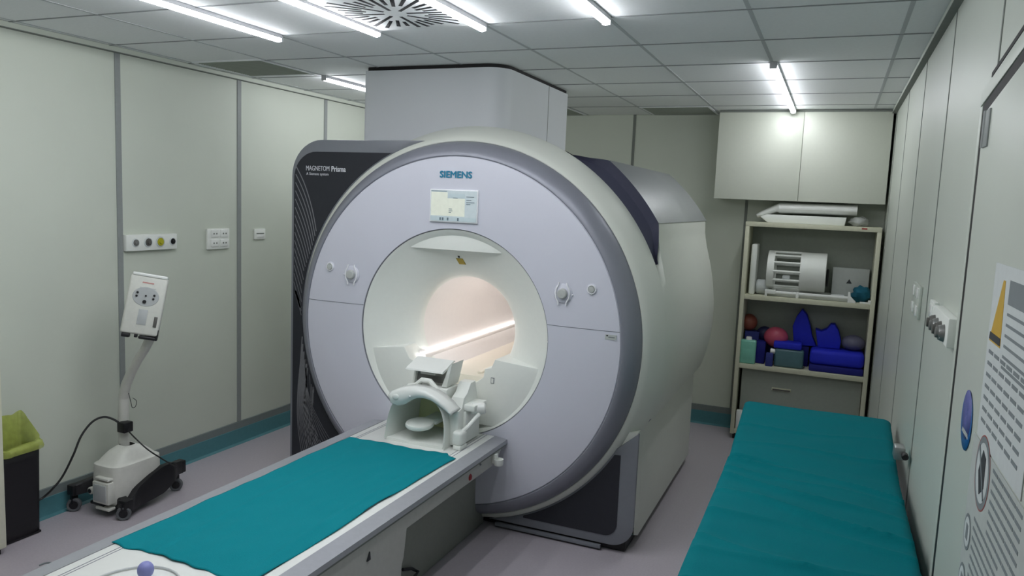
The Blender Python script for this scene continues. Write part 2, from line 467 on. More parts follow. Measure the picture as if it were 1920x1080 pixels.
for i in range(n):
    f = mb.bm.faces.new((V[-1][i], V[-1][(i+1) % n], IN[0][(i+1) % n], IN[0][i])); f.material_index = mb.mi('cover_white')
mb.build('body_cover', S, recalc=True)
# grey shoulders and the dark crescent recess in front of them
for sg in (1, -1):
    def P(r, deg, y): 
        a = math.radians(deg); return Vector((AX+sg*r*math.cos(a), y, AZ+r*math.sin(a)))
    mb = MB()
    prof = [(1.298, 4.155), (1.303, 4.15), (1.3045, 4.16), (1.3045, 5.0), (1.3045, 5.79), (1.300, 5.802), (1.27, 5.803)]
    mb.grid(lambda u, v: P(prof[int(round(v*6))][0], 31.7+19.8*u, prof[int(round(v*6))][1]), 30, 7, 'shoulder_grey')
    mb.build('shoulder_panel', S, recalc=True)
    rp2 = [(0, 4.112), (.10, 4.118), (.48, 4.156), (.53, 4.159), (.96, 4.150), (1, 4.147)]
    def rec(u, v):
        dg = 22.5+40*u
        ro = lerp_tab([(20, 1.204), (24, 1.216), (28, 1.262), (31.7, 1.303), (51.5, 1.303), (56, 1.245), (60.5, 1.204), (90, 1.2)], dg)
        t_, y = rp2[int(round(v*5))]
        return P(1.19+(ro-1.19)*t_, dg, y)
    mb = MB().grid(rec, 60, 6, 'recess_metal')
    mb.build('recess_trim', S, recalc=True)
# funnel, bore and the flat lower fairing
fn_p = [(.598, 3.870), (.594, 3.872), (.575, 3.888), (.54, 3.915), (.48, 3.955), (.42, 3.995), (.36, 4.035), (.325, 4.068), (.313, 4.09), (.311, 4.11)]
MB().lathe(fn_p, O, (0, 1, 0), 'white_plastic', n=120, ref=(1, 0, 0)).build('funnel', S)
MB().lathe([(.311, 4.11), (.311, 4.6), (.311, 5.2), (.311, 5.80), (.335, 5.80)], O, (0, 1, 0), 'bore_white', n=96, ref=(1, 0, 0)).build('bore_tube', S)
# upper lip of the funnel: a shallow flat brow
seg_ = [(AX+.590*math.cos(t_), AZ+.590*math.sin(t_)) for t_ in [math.radians(54+72*i/24) for i in range(25)]]
MB().prism(seg_, 'y', 3.897, 3.99, 'white_plastic', .003).build('funnel_brow', S)
rr = .5935
def circ_x(z): return math.sqrt(max(0, rr*rr-(z-AZ)**2))
YFR = 3.877
def fz_(px, py): q_ = at(px, py, 'y', YFR+.02); return (q_.x, q_.z)
pl = [(AX-circ_x(1.005), 1.005), fz_(757, 650), fz_(768, 672), (-2.245, .955), (-2.17, .87), (-2.06, .815), (-1.97, .80), fz_(858, 729), fz_(880, 722), fz_(894, 716), fz_(906.5, 708), fz_(909, 692), fz_(921, 690.5), fz_(927.5, 675), (AX+circ_x(1.006), 1.006)]
arc = []
z0 = .645; ang0 = math.atan2(1.006-AZ, circ_x(1.006)); ang1 = math.asin((z0-AZ)/rr)
for i in range(1, 14):
    a = ang0+(ang1-ang0)*i/13; arc.append((AX+rr*math.cos(a), AZ+rr*math.sin(a)))
pl = pl[::-1]
arcl = [(2*AX-x, z) for x, z in arc]
poly = [(2*AX-x, z) for x, z in arc[::-1]]           # bottom-left to upper-left
poly = poly+pl[::-1]+arc                              # over the top, down the right arc
fm = MB().prism(poly, 'y', YFR, 4.16, 'white_plastic', .003)
for v in fm.bm.verts:
    if v.co.y < 4: v.co.y += (v.co.z-.645)*.06
fm.build('lower_fairing', S)
MB().prism([(-2.29, .645), (-2.285, .70), (-1.715, .70), (-1.71, .645), (-1.72, .605), (-2.28, .605)], 'y', 3.890, 4.10, 'table_side').build('docking_slot', S)
YH = YFR+.263*.06-.003
MB().box(-1.742, -1.722, YH-.001, YH+.006, .892, .925, 'seam').box(-1.739, -1.725, YH-.0018, YH+.001, .895, .922, 'white_plastic').build('fairing_hatch', S)
# bore bed, side ledges and their light strips
MB().box(-2.19, -1.81, 4.06, 5.75, .862, .886, 'bore_cream', .005).box(-1.93, -1.90, 4.10, 5.70, .884, .900, 'bore_cream', .006).box(-2.15, -1.85, 4.04, 4.07, .80, .884, 'bore_cream', .003).build('bore_bed', S)
for sg in (-1, 1):
    xs_ = lambda d_: AX+sg*d_
    mb = MB().prism([(xs_(.29), 1.00), (xs_(.252), .985), (xs_(.238), .958), (xs_(.236), .935), (xs_(.285), .93)], 'y', 4.02, 5.75, 'bore_white')
    mb.build('bore_ledge', S)
    MB().box(min(xs_(.247), xs_(.262)), max(xs_(.247), xs_(.262)), 3.98, 5.70, .985, .993, 'bore_lamp', .003).build('bore_light', S)
    MB().prism([(xs_(.29), .93), (xs_(.24), .935), (xs_(.19), .882), (xs_(.23), .87)], 'y', 4.05, 5.75, 'bore_cream').build('bore_liner', S)
# front corner panels
def rect_arc(cx, cz, r, a0, a1, n=10):
    return [(cx+r*math.cos(math.radians(a0+(a1-a0)*i/n)), cz+r*math.sin(math.radians(a0+(a1-a0)*i/n))) for i in range(n+1)]
RI = 1.136
def left_poly(ins_l, ins_t, ins_b, ri, top_x, rc):
    xl, zt, zb = -3.238+ins_l, 2.263-ins_t, .045+ins_b
    out = [(top_x, zt)]+rect_arc(xl+rc, zt-rc, rc, 90, 180)+[(xl, 1.6), (xl, 1.2), (xl, .7)]+rect_arc(xl+.1, zb+.1, .1, 180, 270)
    aT = math.atan2(zt-AZ, top_x-AX) if True else 0
    sT = PI-math.asin(min(1, (zt-AZ)/ri)) if (zt-AZ) < ri else PI/2
    aS = PI-math.asin(min(.999, max(-.999, (zt-.0-AZ)/ri)))
    aE = PI+math.asin(min(.999, (AZ-zb-.005)/ri))
    inner = [on(ri, aE+(aS-aE)*i/40) for i in range(41)]
    return out+inner
fr = MB().prism(left_poly(0, 0, 0, RI, -2.40, .23), 'y', 3.985, 4.12, 'frame_grey', .006)
fr = fr.build('corner_frame', S)
pt = MB().prism(left_poly(.022, .075, .03, RI+.008, -2.485, .17), 'y', 3.980, 3.99, 'panel_black')
# wave pattern printed, part of the panel mesh: on the left panel
YP = 3.9790
def pline(pts, w=.0022):
    for (x0, z0_), (x1, z1_) in zip(pts, pts[1:]):
        d_ = Vector((x1-x0, 0, z1_-z0_)); 
        if d_.length < 1e-6: continue
        nn = Vector((-d_.z, 0, d_.x)).normalized()*w
        a = Vector((x0, YP, z0_)); b = Vector((x1, YP, z1_))
        f = pt.bm.faces.new([pt.bm.verts.new(q) for q in (a-nn, b-nn, b+nn, a+nn)]); f.material_index = pt.mi('pattern_grey')
def pxz(px, py): q = at(px, py, 'y', YP); return (q.x, q.z)
def inside(p):
    return math.hypot(p[0]-AX, p[1]-AZ) > RI+.012 and p[0] > -3.213 and p[1] > .075
def curve(pts, w=.0022, n=28):
    # quadratic through control points, clipped to the panel
    out = []
    for i in range(n+1):
        t = i/n*(len(pts)-1); k = min(int(t), len(pts)-2); u = t-k
        p0, p1, p2, p3 = pts[max(k-1, 0)], pts[k], pts[k+1], pts[min(k+2, len(pts)-1)]
        out.append(tuple(.5*(2*b+(c_-a)*u+(2*a-5*b+4*c_-d_)*u*u+(3*b-a-3*c_+d_)*u**3) for a, b, c_, d_ in zip(p0, p1, p2, p3)))
    seg = []
    for p in out:
        if inside(p): seg.append(p)
        else:
            if len(seg) > 1: pline(seg, w)
            seg = []
    if len(seg) > 1: pline(seg, w)
for i in range(15):
    y0 = 311+i*15.5
    curve([pxz(555-.3*i, y0), pxz(571-.5*i, y0+34+1.2*i), pxz(585-.8*i, y0+80+2*i), pxz(594-1.0*i, y0+130+3*i), pxz(599-1.1*i, y0+185+4*i), pxz(600-1.3*i, y0+250+4*i)], .0034-.00012*i)
for i in range(13):
    t = i/12
    curve([pxz(552+3*t, 545), pxz(566+8*t, 600), pxz(564+13*t, 664), pxz(558+14*t, 735), pxz(558+26*t, 792), pxz(567+50*t, 856), pxz(575+62*t, 880)], .0020)
for i in range(10):
    t = i/9
    curve([pxz(581-1*t, 640), pxz(578-6*t, 690), pxz(570-8*t+20*t, 750), pxz(572+36*t, 806), pxz(578+66*t, 862)], .0014)
pt.build('corner_panel', fr)
text('panel_lettering', 'MAGNETOM', .044, front_mtx(-3.122, 3.979, 2.070), 'letter_white', fr, width=.178)
text('panel_lettering', 'Prisma', .047, front_mtx(-2.927, 3.979, 2.068), 'letter_white', fr, width=.105, bold=.0011)
text('panel_lettering', 'A Siemens system', .024, front_mtx(-3.120, 3.979, 2.042), 'letter_white', fr, width=.17)
# right lower panel
def right_poly(ins, ri, rc, ztop_c, ztop_o):
    xr, zb = -.890-ins, .045+ins*.55
    aE = math.atan2(ztop_c-AZ, math.sqrt(ri*ri-(ztop_c-AZ)**2))
    aS = -PI/2
    inner = [on(ri, aS+(aE-aS)*i/40) for i in range(41)]
    inner = [p for p in inner if p[1] > zb]
    k0 = next(i for i in range(41) if on(ri, aS+(aE-aS)*i/40)[1] > zb)
    return inner+[(xr, ztop_o)]+[(xr, .45), (xr, .3)]+rect_arc(xr-rc, zb+rc, rc, 0, -90)+[(-1.5, zb), (inner[0][0], zb)]
fr2 = MB().prism(right_poly(0, RI, .13, .60, .705), 'y', 3.985, 4.003, 'frame_grey', .004).build('corner_frame', S)
MB().prism(right_poly(.095, RI+.010, .07, .565, .568), 'y', 3.980, 3.99, 'panel_black').build('corner_panel', fr2)
MB().box(-3.06, -.94, 4.03, 5.74, 0.005, .062, 'black_plastic').build('plinth', S)
# skid under the front edge of the lower right panel
MB().box(-1.72, -1.07, 3.975, 3.998, .012, .034, 'frame_grey', .004).build('skid', S)
MB().cyl((-.885, 3.90+.27, .745), (-.877, 3.90+.27, .745), .009, 'seam').build('screw', S)
bp = [(-3.0, .66), (-3.0, .06)]+rect_arc(-.902-.11, .06+.11, .11, -90, 0)+[(-.902, .70), (-1.10, .70)]
MB().prism(bp, 'y', 4.0035, 4.16, 'cover_white').build('base_cover', S)
# controls on both sides of the face
YC = 3.858
for sg in (-1, 1):
    X = lambda d_: AX+sg*d_
    base = MB().lathe([(1e-5, -.007), (.046, -.007), (.052, -.003), (.054, 0)], (X(.678), YC, 1.449), (0, 1, 0), 'face_lavender', n=40).build('control_dial', S)
    mb = MB()
    for s2 in (-1, 1):
        mb.tube([(X(.678)+s2*x, YC-.010, 1.449+z) for x, z in ((.022, .060), (.024, .046), (.036, .026), (.040, 0), (.036, -.026), (.024, -.046), (.022, -.062))], .0042, 'clear_ring')
    mb.build('bezel', base)
    MB().lathe([(1e-5, -.028), (.022, -.028), (.027, -.024), (.029, -.006), (.033, -.004)], (X(.678), YC, 1.449), (0, 1, 0), 'knob_grey', n=32).build('knob', base)
    MB().ball((X(.678)+sg*.055, YC-.003, 1.445), .0045, 'clear_ring', n=12).build('indicator', base)
    b2 = MB().lathe([(1e-5, -.004), (.026, -.004), (.030, 0)], (X(.837), YC+.001, 1.486), (0, 1, 0), 'face_lavender', n=32).build('stop_button', S)
    MB().lathe([(.019, -.004), (.021, -.010), (.024, -.010), (.026, -.003)], (X(.837), YC+.001, 1.484), (0, 1, 0), 'clear_ring', n=32).build('bezel', b2)
    MB().lathe([(1e-5, -.014), (.015, -.013), (.018, -.004)], (X(.837), YC+.001, 1.484), (0, 1, 0), 'knob_grey', n=24).build('button', b2)
    MB().ball((X(.837), YC-.002, 1.456), .0035, 'clear_ring', n=10).build('indicator', b2)
# information display above the bore
dsp = MB().box(-2.149, -1.845, 3.849, 3.860, 1.797, 1.982, 'clear_ring', .002).build('display', S)
mb = MB().box(-2.143, -1.851, 3.8475, 3.850, 1.803, 1.976, 'screen_glass')
mb.box(-2.140, -2.035, 3.8468, 3.848, 1.832, 1.966, 'screen_cream').box(-2.035, -1.925, 3.8468, 3.848, 1.832, 1.932, 'screen_cream')
mb.box(-2.030, -1.925, 3.8468, 3.848, 1.936, 1.960, 'screen_blue').box(-2.143, -1.851, 3.8468, 3.848, 1.803, 1.827, 'screen_blue')
for x0, x1, z in ((-2.138, -2.04, 1.971), (-1.916, -1.868, 1.943), (-1.916, -1.885, 1.925), (-1.916, -1.865, 1.912), (-1.916, -1.89, 1.902), (-2.00, -1.97, 1.935), (-2.025, -2.005, 1.872), (-2.025, -2.002, 1.862), (-2.025, -2.01, 1.853)):
    mb.box(x0, x1, 3.846, 3.847, z-.0016, z+.0016, 'screen_ink')
for x in (-2.078, -2.062, -2.03, -1.965): mb.box(x-.005, x+.005, 3.846, 3.847, 1.807, 1.823, 'screen_ink')
mb.build('screen', dsp)
text('brand_lettering', 'SIEMENS', .051, front_mtx(-2.093, 3.8565, 2.049), 'brand_teal', S, width=.201, extr=.001, bold=.0016)
# warning sticker inside the funnel crown
p = at(857, 487, 'y', 3.955)
mb = MB()
fz = lambda x, dz: Vector((x, 3.9395+ (p.z-1.575-dz)*-.0 , dz))
q = [at(849, 481, 'y', 3.928), at(866, 479, 'y', 3.928), at(868, 493, 'y', 3.937), at(852, 493, 'y', 3.937)]
def funnel_y(x, z):
    r = math.hypot(x-AX, z-AZ)
    for (r0, y0), (r1, y1) in zip(fn_p, fn_p[1:]):
        if r1 <= r <= r0: return y0+(y1-y0)*(r0-r)/(r0-r1)
    return 3.9
def sticker(cx_, cz_, hw, hh, sk, m):
    mb.grid(lambda u, v: (lambda x, z: Vector((x, funnel_y(x, z)-.0015, z)))(cx_+hw*(2*u-1)+sk*(v-.5), cz_+hh*(1-2*v)), 8, 8, m)
sticker(-2.014, 1.566, .022, .018, .012, 'warn_yellow')
mb.build('warning_sticker', S, solid=.0006)
mb = MB(); sticker(-2.020, 1.594, .006, .006, 0, 'ink_dark'); mb.build('warning_sticker', S, solid=.0006)
# rating badge on the lower right of the face
MB().box(-1.076, -1.015, 3.8585, 3.866, 1.226, 1.252, 'paper_grey').box(-1.070, -1.060, 3.858, 3.859, 1.243, 1.250, 'ink_dark').box(-1.058, -1.024, 3.858, 3.859, 1.236, 1.242, 'ink').build('badge', S)

# cable tower up to the ceiling
T = thing('cable_tower', (-2.4, 4.9, 2.15), 'tall white rounded box between the scanner top and the ceiling', 'tower')
def tower(ins, z0, z1, m, y1=5.43):
    x0, x1, y0 = -2.90+ins, -1.90-ins, 4.27+ins
    pts = [(x0, y1)]+rect_arc(x0+.03, y0+.03, .03, 180, 270, 4)+rect_arc(x1-.13, y0+.13, .13, 270, 360, 12)+[(x1, y1)]
    return MB().prism(pts, 'z', z0, z1, m)
tower(0, 2.20, 2.728, 'tower_white').build('cladding', T)
tower(.012, 2.726, 2.752, 'black_gap').build('shadow_gap', T)
MB().box(-1.901, -1.8985, 5.03, 5.036, 2.2, 2.728, 'seam_dark').build('joint', T)

# ============================================================ PATIENT TABLE
PT = thing('patient_table', (-2.03, 2.4, 0), 'long white sliding patient table docked into the round scanner opening', 'table')
ZT = .60
mb = MB().box(-2.385, -1.69, .95, 3.86, .565, ZT, 'white_gloss', .006)
for x in (-1.735, -1.755, -2.34, -2.325): mb.box(x-.002, x+.002, 1.2, 3.85, ZT-.003, ZT+.0006, 'seam')
top = mb.build('tabletop', PT)
for sg in (-1, 1):
    xi = -1.6895 if sg > 0 else -2.3855
    mb = MB().prism([(xi, .60), (xi+sg*.078, .592), (xi+sg*.080, .570), (xi, .565)], 'y', .95, 3.80 if sg < 0 else 3.858, 'rail_grey', .002)
    mb.build('side_rail', PT)
sk = MB()
sk.prism([(1.0, .10), (2.74, .10), (2.755, .33), (2.77, .36), (2.79, .484), (3.74, .484), (3.83, .562), (1.0, .562)], 'x', -2.43, -1.625, 'table_side', .004)
sk.build('skirt', PT)
MB().box(-2.44, -1.612, 1.0, 3.84, .560, .569, 'seam_dark').build('shadow_joint', PT)
MB().box(-2.22, -1.80, 2.3, 4.0, .004, .47, 'base_greygreen', .01).build('pedestal', PT)
MB().prism([(2.475, .470), (2.493, .505), (2.498, .470)], 'x', -1.626, -1.619, 'ink_dark').build('latch', PT)
MB().lathe([(1e-5, .006), (.014, .005), (.018, 0)], (-1.625, 3.416, .512), (1, 0, 0), 'red_button', n=24).build('release_button', PT)
cup = MB().lathe([(1e-5, -.018), (.024, -.018), (.027, -.012), (.027, .016), (.022, .016), (.020, .0), (1e-5, -.002)], (-1.592, 3.70, .512), (0, 0, 1), 'white_plastic', n=28)
cup.box(-1.626, -1.60, 3.685, 3.715, .50, .555, 'white_plastic', .005)
cup.build('cable_hook', PT)
MB().ball((-1.622, 3.53, .545), .006, 'seam', n=10).build('screw', PT)
MB().tube([at(755, 1068, 'x', -1.79), at(772, 1066, 'x', -1.78), at(784, 1072, 'x', -1.77), at(778, 1080, 'x', -1.75)], .008, 'ink_dark').build('cable', PT)

# drape on the table
def drape_top(u, v):
    # u across, v along (near -> far)
    x0 = lerp_tab([(0, -2.392), (.35, -2.376), (.55, -2.372), (.8, -2.375), (1, -2.368)], v)
    x1 = lerp_tab([(0, -1.745), (.05, -1.735), (.35, -1.722), (.55, -1.735), (.62, -1.722), (.9, -1.712), (1, -1.70)], v)
    y0 = 1.945+.0*u+.012*math.sin(u*21)*(.5)
    y0 = lerp_tab([(0, 1.935), (.12, 1.930), (.3, 1.945), (.55, 1.935), (.8, 1.932), (1, 1.905)], u)+.004*math.sin(u*37)
    y1 = lerp_tab([(0, 3.415), (.3, 3.425), (.6, 3.420), (.9, 3.435), (.93, 3.405), (1, 3.395)], u)+.003*math.sin(u*41)
    x = x0+(x1-x0)*u; y = y0+(y1-y0)*v
    w = .006*noise.noise(Vector((x*5, y*2.2, 3)))+.004*noise.noise(Vector((x*14, y*7, 1)))
    # long soft creases
    w += .0030*math.exp(-((x+2.16-.05*math.sin(y*2))/.012)**2)*(1 if y < 2.9 else math.exp(-(y-2.9)*6)) + .0034*math.exp(-((x+1.79+.02*math.sin(y*3))/.014)**2)
    edge = min(u, 1-u, v*2, (1-v)*2)
    w += .004*max(0, noise.noise(Vector((x*9, y*9, 7))))*math.exp(-edge*25)
    return Vector((x, y, ZT+.006+max(-.003, w)))
mb = MB().grid(drape_top, 70, 150, 'drape_teal')
tag(mb.build('surgical_drape', None, ang=60, loc=(-2.04, 2.67, ZT), solid=.003, recalc=True), 'flat teal cloth spread along the white scanner table', 'cloth')

# squeeze ball on the near end of the table
B = thing('squeeze_ball', (-2.10, 1.83, ZT), 'small lavender rubber call ball lying on the near white table end', 'call ball')
pc = at(273, 1069, 'z', ZT+.03)
MB().ball((pc.x, pc.y, ZT+.031), .027, 'ball_lavender', sq=(1, 1, 1.1)).build('bulb', B)
hp = [(pc.x, pc.y-.02, ZT+.012)]
for i in range(24):
    a = -.5+i/23*4.6
    hp.append((pc.x+.02+.155*math.cos(a), pc.y-.09+.165*math.sin(a), ZT+.006))
MB().tube(hp, .0035, 'hose_clear', n=8).build('air_hose', B)

# ================================================================ HEAD COIL
HC = thing('head_coil', (-1.99, 3.66, ZT), 'white open-fronted head coil with mirror standing at the scanner end of the table', 'head coil')
CX = -2.0
def coil_prof(th, w, h, e=.55):
    c_, s_ = math.cos(th), math.sin(th)
    return w*math.copysign(abs(c_)**e, c_), h*abs(s_)**.75
mb = MB()
rows = [(3.505, .183, .252), (3.52, .182, .262), (3.55, .180, .268), (3.60, .178, .268), (3.70, .174, .262), (3.84, .168, .250)]
inner = [(3.84, .152, .232), (3.70, .160, .246), (3.60, .166, .252), (3.55, .170, .252), (3.515, .176, .248)]
allr = rows[::-1]+[(3.499, .180, .250)]+inner[::-1]
def shell(u, v):
    y, w, h = allr[int(round(v*(len(allr)-1)))]
    x, z = coil_prof(PI*u, w, h)
    front = max(0, (3.60-y)/.10)
    return Vector((CX+x, y-.03*front*(1-z/h)**2, ZT+.012+z))
mb.grid(shell, 48, len(allr), 'white_plastic')
# base tray curling up into the walls, rear bulkhead
mb.prism([(CX-.182, ZT), (CX-.182, ZT+.016), (CX+.180, ZT+.016), (CX+.180, ZT)], 'y', 3.49, 3.85, 'white_plastic')
mb.prism([(CX-.165, ZT+.01), (CX-.16, ZT+.17), (CX-.10, ZT+.235), (CX+.10, ZT+.235), (CX+.16, ZT+.17), (CX+.165, ZT+.01)], 'y', 3.80, 3.845, 'coil_back_lit')
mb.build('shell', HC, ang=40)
# broad visor across the front
vt = [at(px, py, 'y', 3.495) for px, py in ((728, 738), (734, 733.5), (744, 730), (758, 727), (773, 726), (786, 727.5), (799, 731), (812, 738), (824, 747), (836, 759), (848, 775))]
vb = [at(px, py, 'y', 3.495) for px, py in ((729, 746), (733, 757), (746, 761), (760, 758), (772, 750), (785, 745.5), (797, 746), (809, 750), (821, 758), (832, 768), (844, 780))]
def visor(u, v):
    t_ = u*10; k_ = min(int(t_), 9); f_ = t_-k_
    a_ = vt[k_].lerp(vt[k_+1], f_); b_ = vb[k_].lerp(vb[k_+1], f_)
    bl = .022*math.sin(PI*u)
    prof = [(-.02, .10), (-.02, .05), (.0, .012), (.2, .0), (.55, -.004), (.9, .002), (1, .016), (.98, .05)]
    q_, dy = prof[int(round(v*7))]
    p_ = a_.lerp(b_, q_); p_.y += dy-bl
    return p_
MB().grid(visor, 41, 8, 'white_gloss').build('visor', HC, ang=60, solid=.005, recalc=True)
vp = at(742, 744, 'y', 3.478); MB().ball(vp, .017, 'white_gloss', sq=(1.3, .4, .9)).build('visor_pad', HC)
vp = at(768, 744, 'y', 3.464); MB().cyl(vp+Vector((-.005, .006, -.004)), vp+Vector((.004, -.004, .005)), .004, 'clear_ring').build('visor_clip', HC)
MB().lathe([(1e-5, 0), (.052, 0), (.072, .006), (.079, .014), (.080, .022), (.076, .030), (.052, .034), (1e-5, .030)], (CX-.012, 3.565, ZT+.076), (0, -.10, 1), 'white_plastic', n=40).build('head_pad', HC)
MB().box(CX-.045, CX+.06, 3.62, 3.81, ZT+.085, ZT+.104, 'white_plastic', .006).build('pad_arm', HC)
# upper bridge and mirror
mb = MB().box(CX-.10, CX+.13, 3.60, 3.76, .835, .90, 'white_plastic', .012)
mb.tube([(CX-.11, 3.60, .885), (CX-.06, 3.595, .90), (CX-.02, 3.59, .935), (CX+.03, 3.588, .935), (CX+.07, 3.585, .90), (CX+.10, 3.58, .865)], .016, 'white_plastic', n=10)
mb.build('bridge', HC)
mb = MB()
mb.prism([(CX-.10, .905), (CX-.085, .985), (CX-.075, .985), (CX-.088, .905)], 'y', 3.62, 3.74, 'white_plastic')
mb.prism([(CX+.085, .905), (CX+.125, 1.02), (CX+.145, 1.04), (CX+.115, .905)], 'y', 3.62, 3.76, 'white_plastic')
mb.box(CX-.095, CX+.11, 3.735, 3.75, .905, 1.01, 'white_plastic')
mm = mb.build('mirror_frame', HC)
mb = MB().box(CX-.085, CX+.09, 3.645, 3.652, .917, .955, 'outlet_steel').box(CX-.06, CX+.03, 3.64, 3.645, .957, .985, 'white_gloss').box(CX-.085, CX-.06, 3.645, 3.65, .957, .985, 'ink')
mb.build('mirror_glass', mm)
MB().prism([(3.585, .985), (3.59, .993), (3.72, 1.036), (3.74, 1.03), (3.60, .983)], 'x', CX-.125, CX+.105, 'white_gloss').build('mirror_flap', mm)
# stepped lock housing on the right and its plug
mb = MB().prism([(3.56, ZT+.01), (3.56, .80), (3.60, .81), (3.62, .86), (3.66, .88), (3.70, .93), (3.76, .93), (3.80, .80), (3.82, ZT+.01)], 'x', CX+.150, CX+.225, 'white_plastic', .006)
mb.box(CX+.20, CX+.29, 3.62, 3.78, .79, .825, 'white_plastic', .008)
mb.box(CX+.185, CX+.24, 3.62, 3.80, ZT+.01, .79, 'white_plastic', .008)
mb.build('lock_housing', HC)
plug = MB().cyl((CX+.25, 3.66, .795), (CX+.318, 3.70, .80), .032, 'white_gloss', bev=.008)
plug.tube([(CX+.30, 3.66, .775), (CX+.27, 3.60, .72), (CX+.245, 3.575, .69)], [.012, .012, .014], 'white_plastic')
plug.box(CX+.205, CX+.265, 3.52, 3.60, .622, .700, 'white_plastic', .018, 3)
plug.box(CX+.215, CX+.262, 3.52, 3.60, ZT, .625, 'white_plastic', .006)
plug.build('connector_plug', HC)

# ============================================================ INJECTOR STAND
IC = Vector((-3.815, 3.205, 0))
I = thing('contrast_injector', IC, 'beige wheeled injector stand with tilted head beside the left wall', 'injector')
def lump(u, v):
    zs = [(0, .06, .105, .15), (.12, .08, .112, .165), (.35, .20, .116, .175), (.55, .285, .114, .172), (.60, .297, .113, .170), (.66, .302, .103, .155), (.74, .318, .093, .138), (.87, .358, .068, .095), (.95, .378, .048, .055), (1, .384, .036, .036)]
    z = lerp_tab([(a, b) for a, b, _, _ in zs], v); w = lerp_tab([(a, c_) for a, _, c_, _ in zs], v); dp = lerp_tab([(a, d_) for a, _, _, d_ in zs], v)
    a = 2*PI*u; c_, s_ = math.cos(a), math.sin(a)
    x = w*math.copysign(abs(c_)**.45, c_); y = dp*math.copysign(abs(s_)**.45, s_)
    return IC+Vector((x, y, z))
MB().grid(lump, 64, 26, 'injector_white', closed_u=True).build('base_housing', I, ang=50)
# connector box on the near side of the housing
mb = MB().box(IC.x-.045, IC.x+.085, IC.y-.205, IC.y-.15, .085, .215, 'injector_white', .008)
mb.box(IC.x-.03, IC.x+.08, IC.y-.200, IC.y-.14, .225, .240, 'injector_white', .005)
mb.box(IC.x-.03, IC.x+.07, IC.y-.210, IC.y-.203, .10, .20, 'injector_grey', .003)
mb.box(IC.x-.09, IC.x+.02, IC.y-.185, IC.y-.13, .060, .078, 'black_plastic', .004)
mb.box(IC.x-.03, IC.x+.08, IC.y-.20, IC.y-.15, .045, .062, 'injector_white', .006)
mb.cyl((IC.x-.105, IC.y-.14, .13), (IC.x-.105, IC.y-.175, .13), .022, 'injector_white', bev=.004)
mb.cyl((IC.x-.105, IC.y-.17, .13), (IC.x-.105, IC.y-.178, .13), .013, 'black_plastic')
mb.build('socket_panel', I)
def leg(pts, w, wheel):
    mb = MB()
    a = Vector(pts[0][:2]+(0,)); b = Vector(pts[-1][:2]+(0,)); dirv = (b-a).normalized(); nn = Vector((-dirv.y, dirv.x, 0))
    rows_ = [(Vector((x, y, 0)), z0_, z1_) for x, y, z0_, z1_ in pts]
    def fn(u, v):
        t_ = v*(len(rows_)-1); k_ = min(int(t_), len(rows_)-2); f_ = t_-k_
        c_ = rows_[k_][0].lerp(rows_[k_+1][0], f_); z0_ = rows_[k_][1]+(rows_[k_+1][1]-rows_[k_][1])*f_; z1_ = rows_[k_][2]+(rows_[k_+1][2]-rows_[k_][2])*f_
        sx, sz = [(-1, 0), (-1, .85), (-.7, 1), (.7, 1), (1, .85), (1, 0)][int(round(u*6)) % 6]
        return c_+nn*(sx*w)+Vector((0, 0, z0_+(z1_-z0_)*sz))
    mb.grid(fn, 6, 24, 'black_plastic', closed_u=True)
    for v in (0, 1):
        pass
    c0 = rows_[-1]
    mb.box(c0[0].x-w*1.1, c0[0].x+w*1.1, c0[0].y-w*1.1, c0[0].y+w*1.1, c0[1], c0[2], 'black_plastic', .008)
    lg = mb.build('leg', I, recalc=True)
    wx, wy = wheel
    wh = MB().lathe([(1e-5, -.013), (.022, -.013), (.026, -.016), (.036, -.018), (.040, -.010), (.040, .010), (.036, .018), (.026, .016), (.022, .013), (1e-5, .013)], (wx, wy, .040), (math.cos(.9), -math.sin(.9), 0), 'wheel_grey', n=32)
    wh.cyl((wx-.0125*math.cos(.9), wy+.0125*math.sin(.9), .04), (wx+.0165*math.cos(.9), wy-.0165*math.sin(.9), .04), .024, 'black_plastic')
    wh.box(wx-.008, wx+.008, wy-.02, wy+.02, .05, .10, 'black_plastic')
    wh.build('wheel', lg)
p1 = at(232, 962, 'z', .04); p2 = at(330, 908, 'z', .04); p3 = at(119, 940, 'z', .04)
leg([(IC.x+.05, IC.y-.08, .05, .12), (IC.x+.08, IC.y-.12, .05, .12), (p1.x-.005, p1.y+.02, .05, .115)], .028, (p1.x, p1.y))
leg([(p1.x+.0, p1.y+.03, .04, .10), (IC.x+.125, IC.y-.04, .045, .16), (IC.x+.125, IC.y+.05, .05, .20), (IC.x+.12, IC.y+.14, .06, .225), (IC.x+.115, IC.y+.22, .10, .225), (p2.x+.03, p2.y-.04, .125, .205), (p2.x+.01, p2.y+.02, .115, .195)], .026, (p2.x, p2.y))
leg([(IC.x-.08, IC.y-.06, .12, .20), (IC.x-.14, IC.y-.12, .115, .195), (max(p3.x, -4.015)+.0, p3.y+.0, .10, .165)], .024, (max(p3.x, -4.015), p3.y))
# pole and curved arm
pb = [at(233, 838, 'y', 3.22), at(231, 790, 'y', 3.22), at(232, 745, 'y', 3.22), at(236, 722, 'y', 3.21), at(245, 700, 'y', 3.20), at(258, 676, 'y', 3.19), at(272, 654, 'y', 3.18), at(281, 636, 'y', 3.17), at(285, 618, 'y', 3.165)]
MB().tube(pb[:3], [.032, .030, .029], 'injector_white', n=16).build('pole', I)
MB().tube(pb[2:], [.029, .028, .027, .025, .025, .027, .028], 'injector_white', n=16).build('arm', I)
q = at(235, 800, 'y', 3.20)
MB().box(q.x-.030, q.x+.032, q.y-.035, q.y+.03, q.z-.030, q.z+.032, 'black_plastic', .006).build('cable_clamp', I)
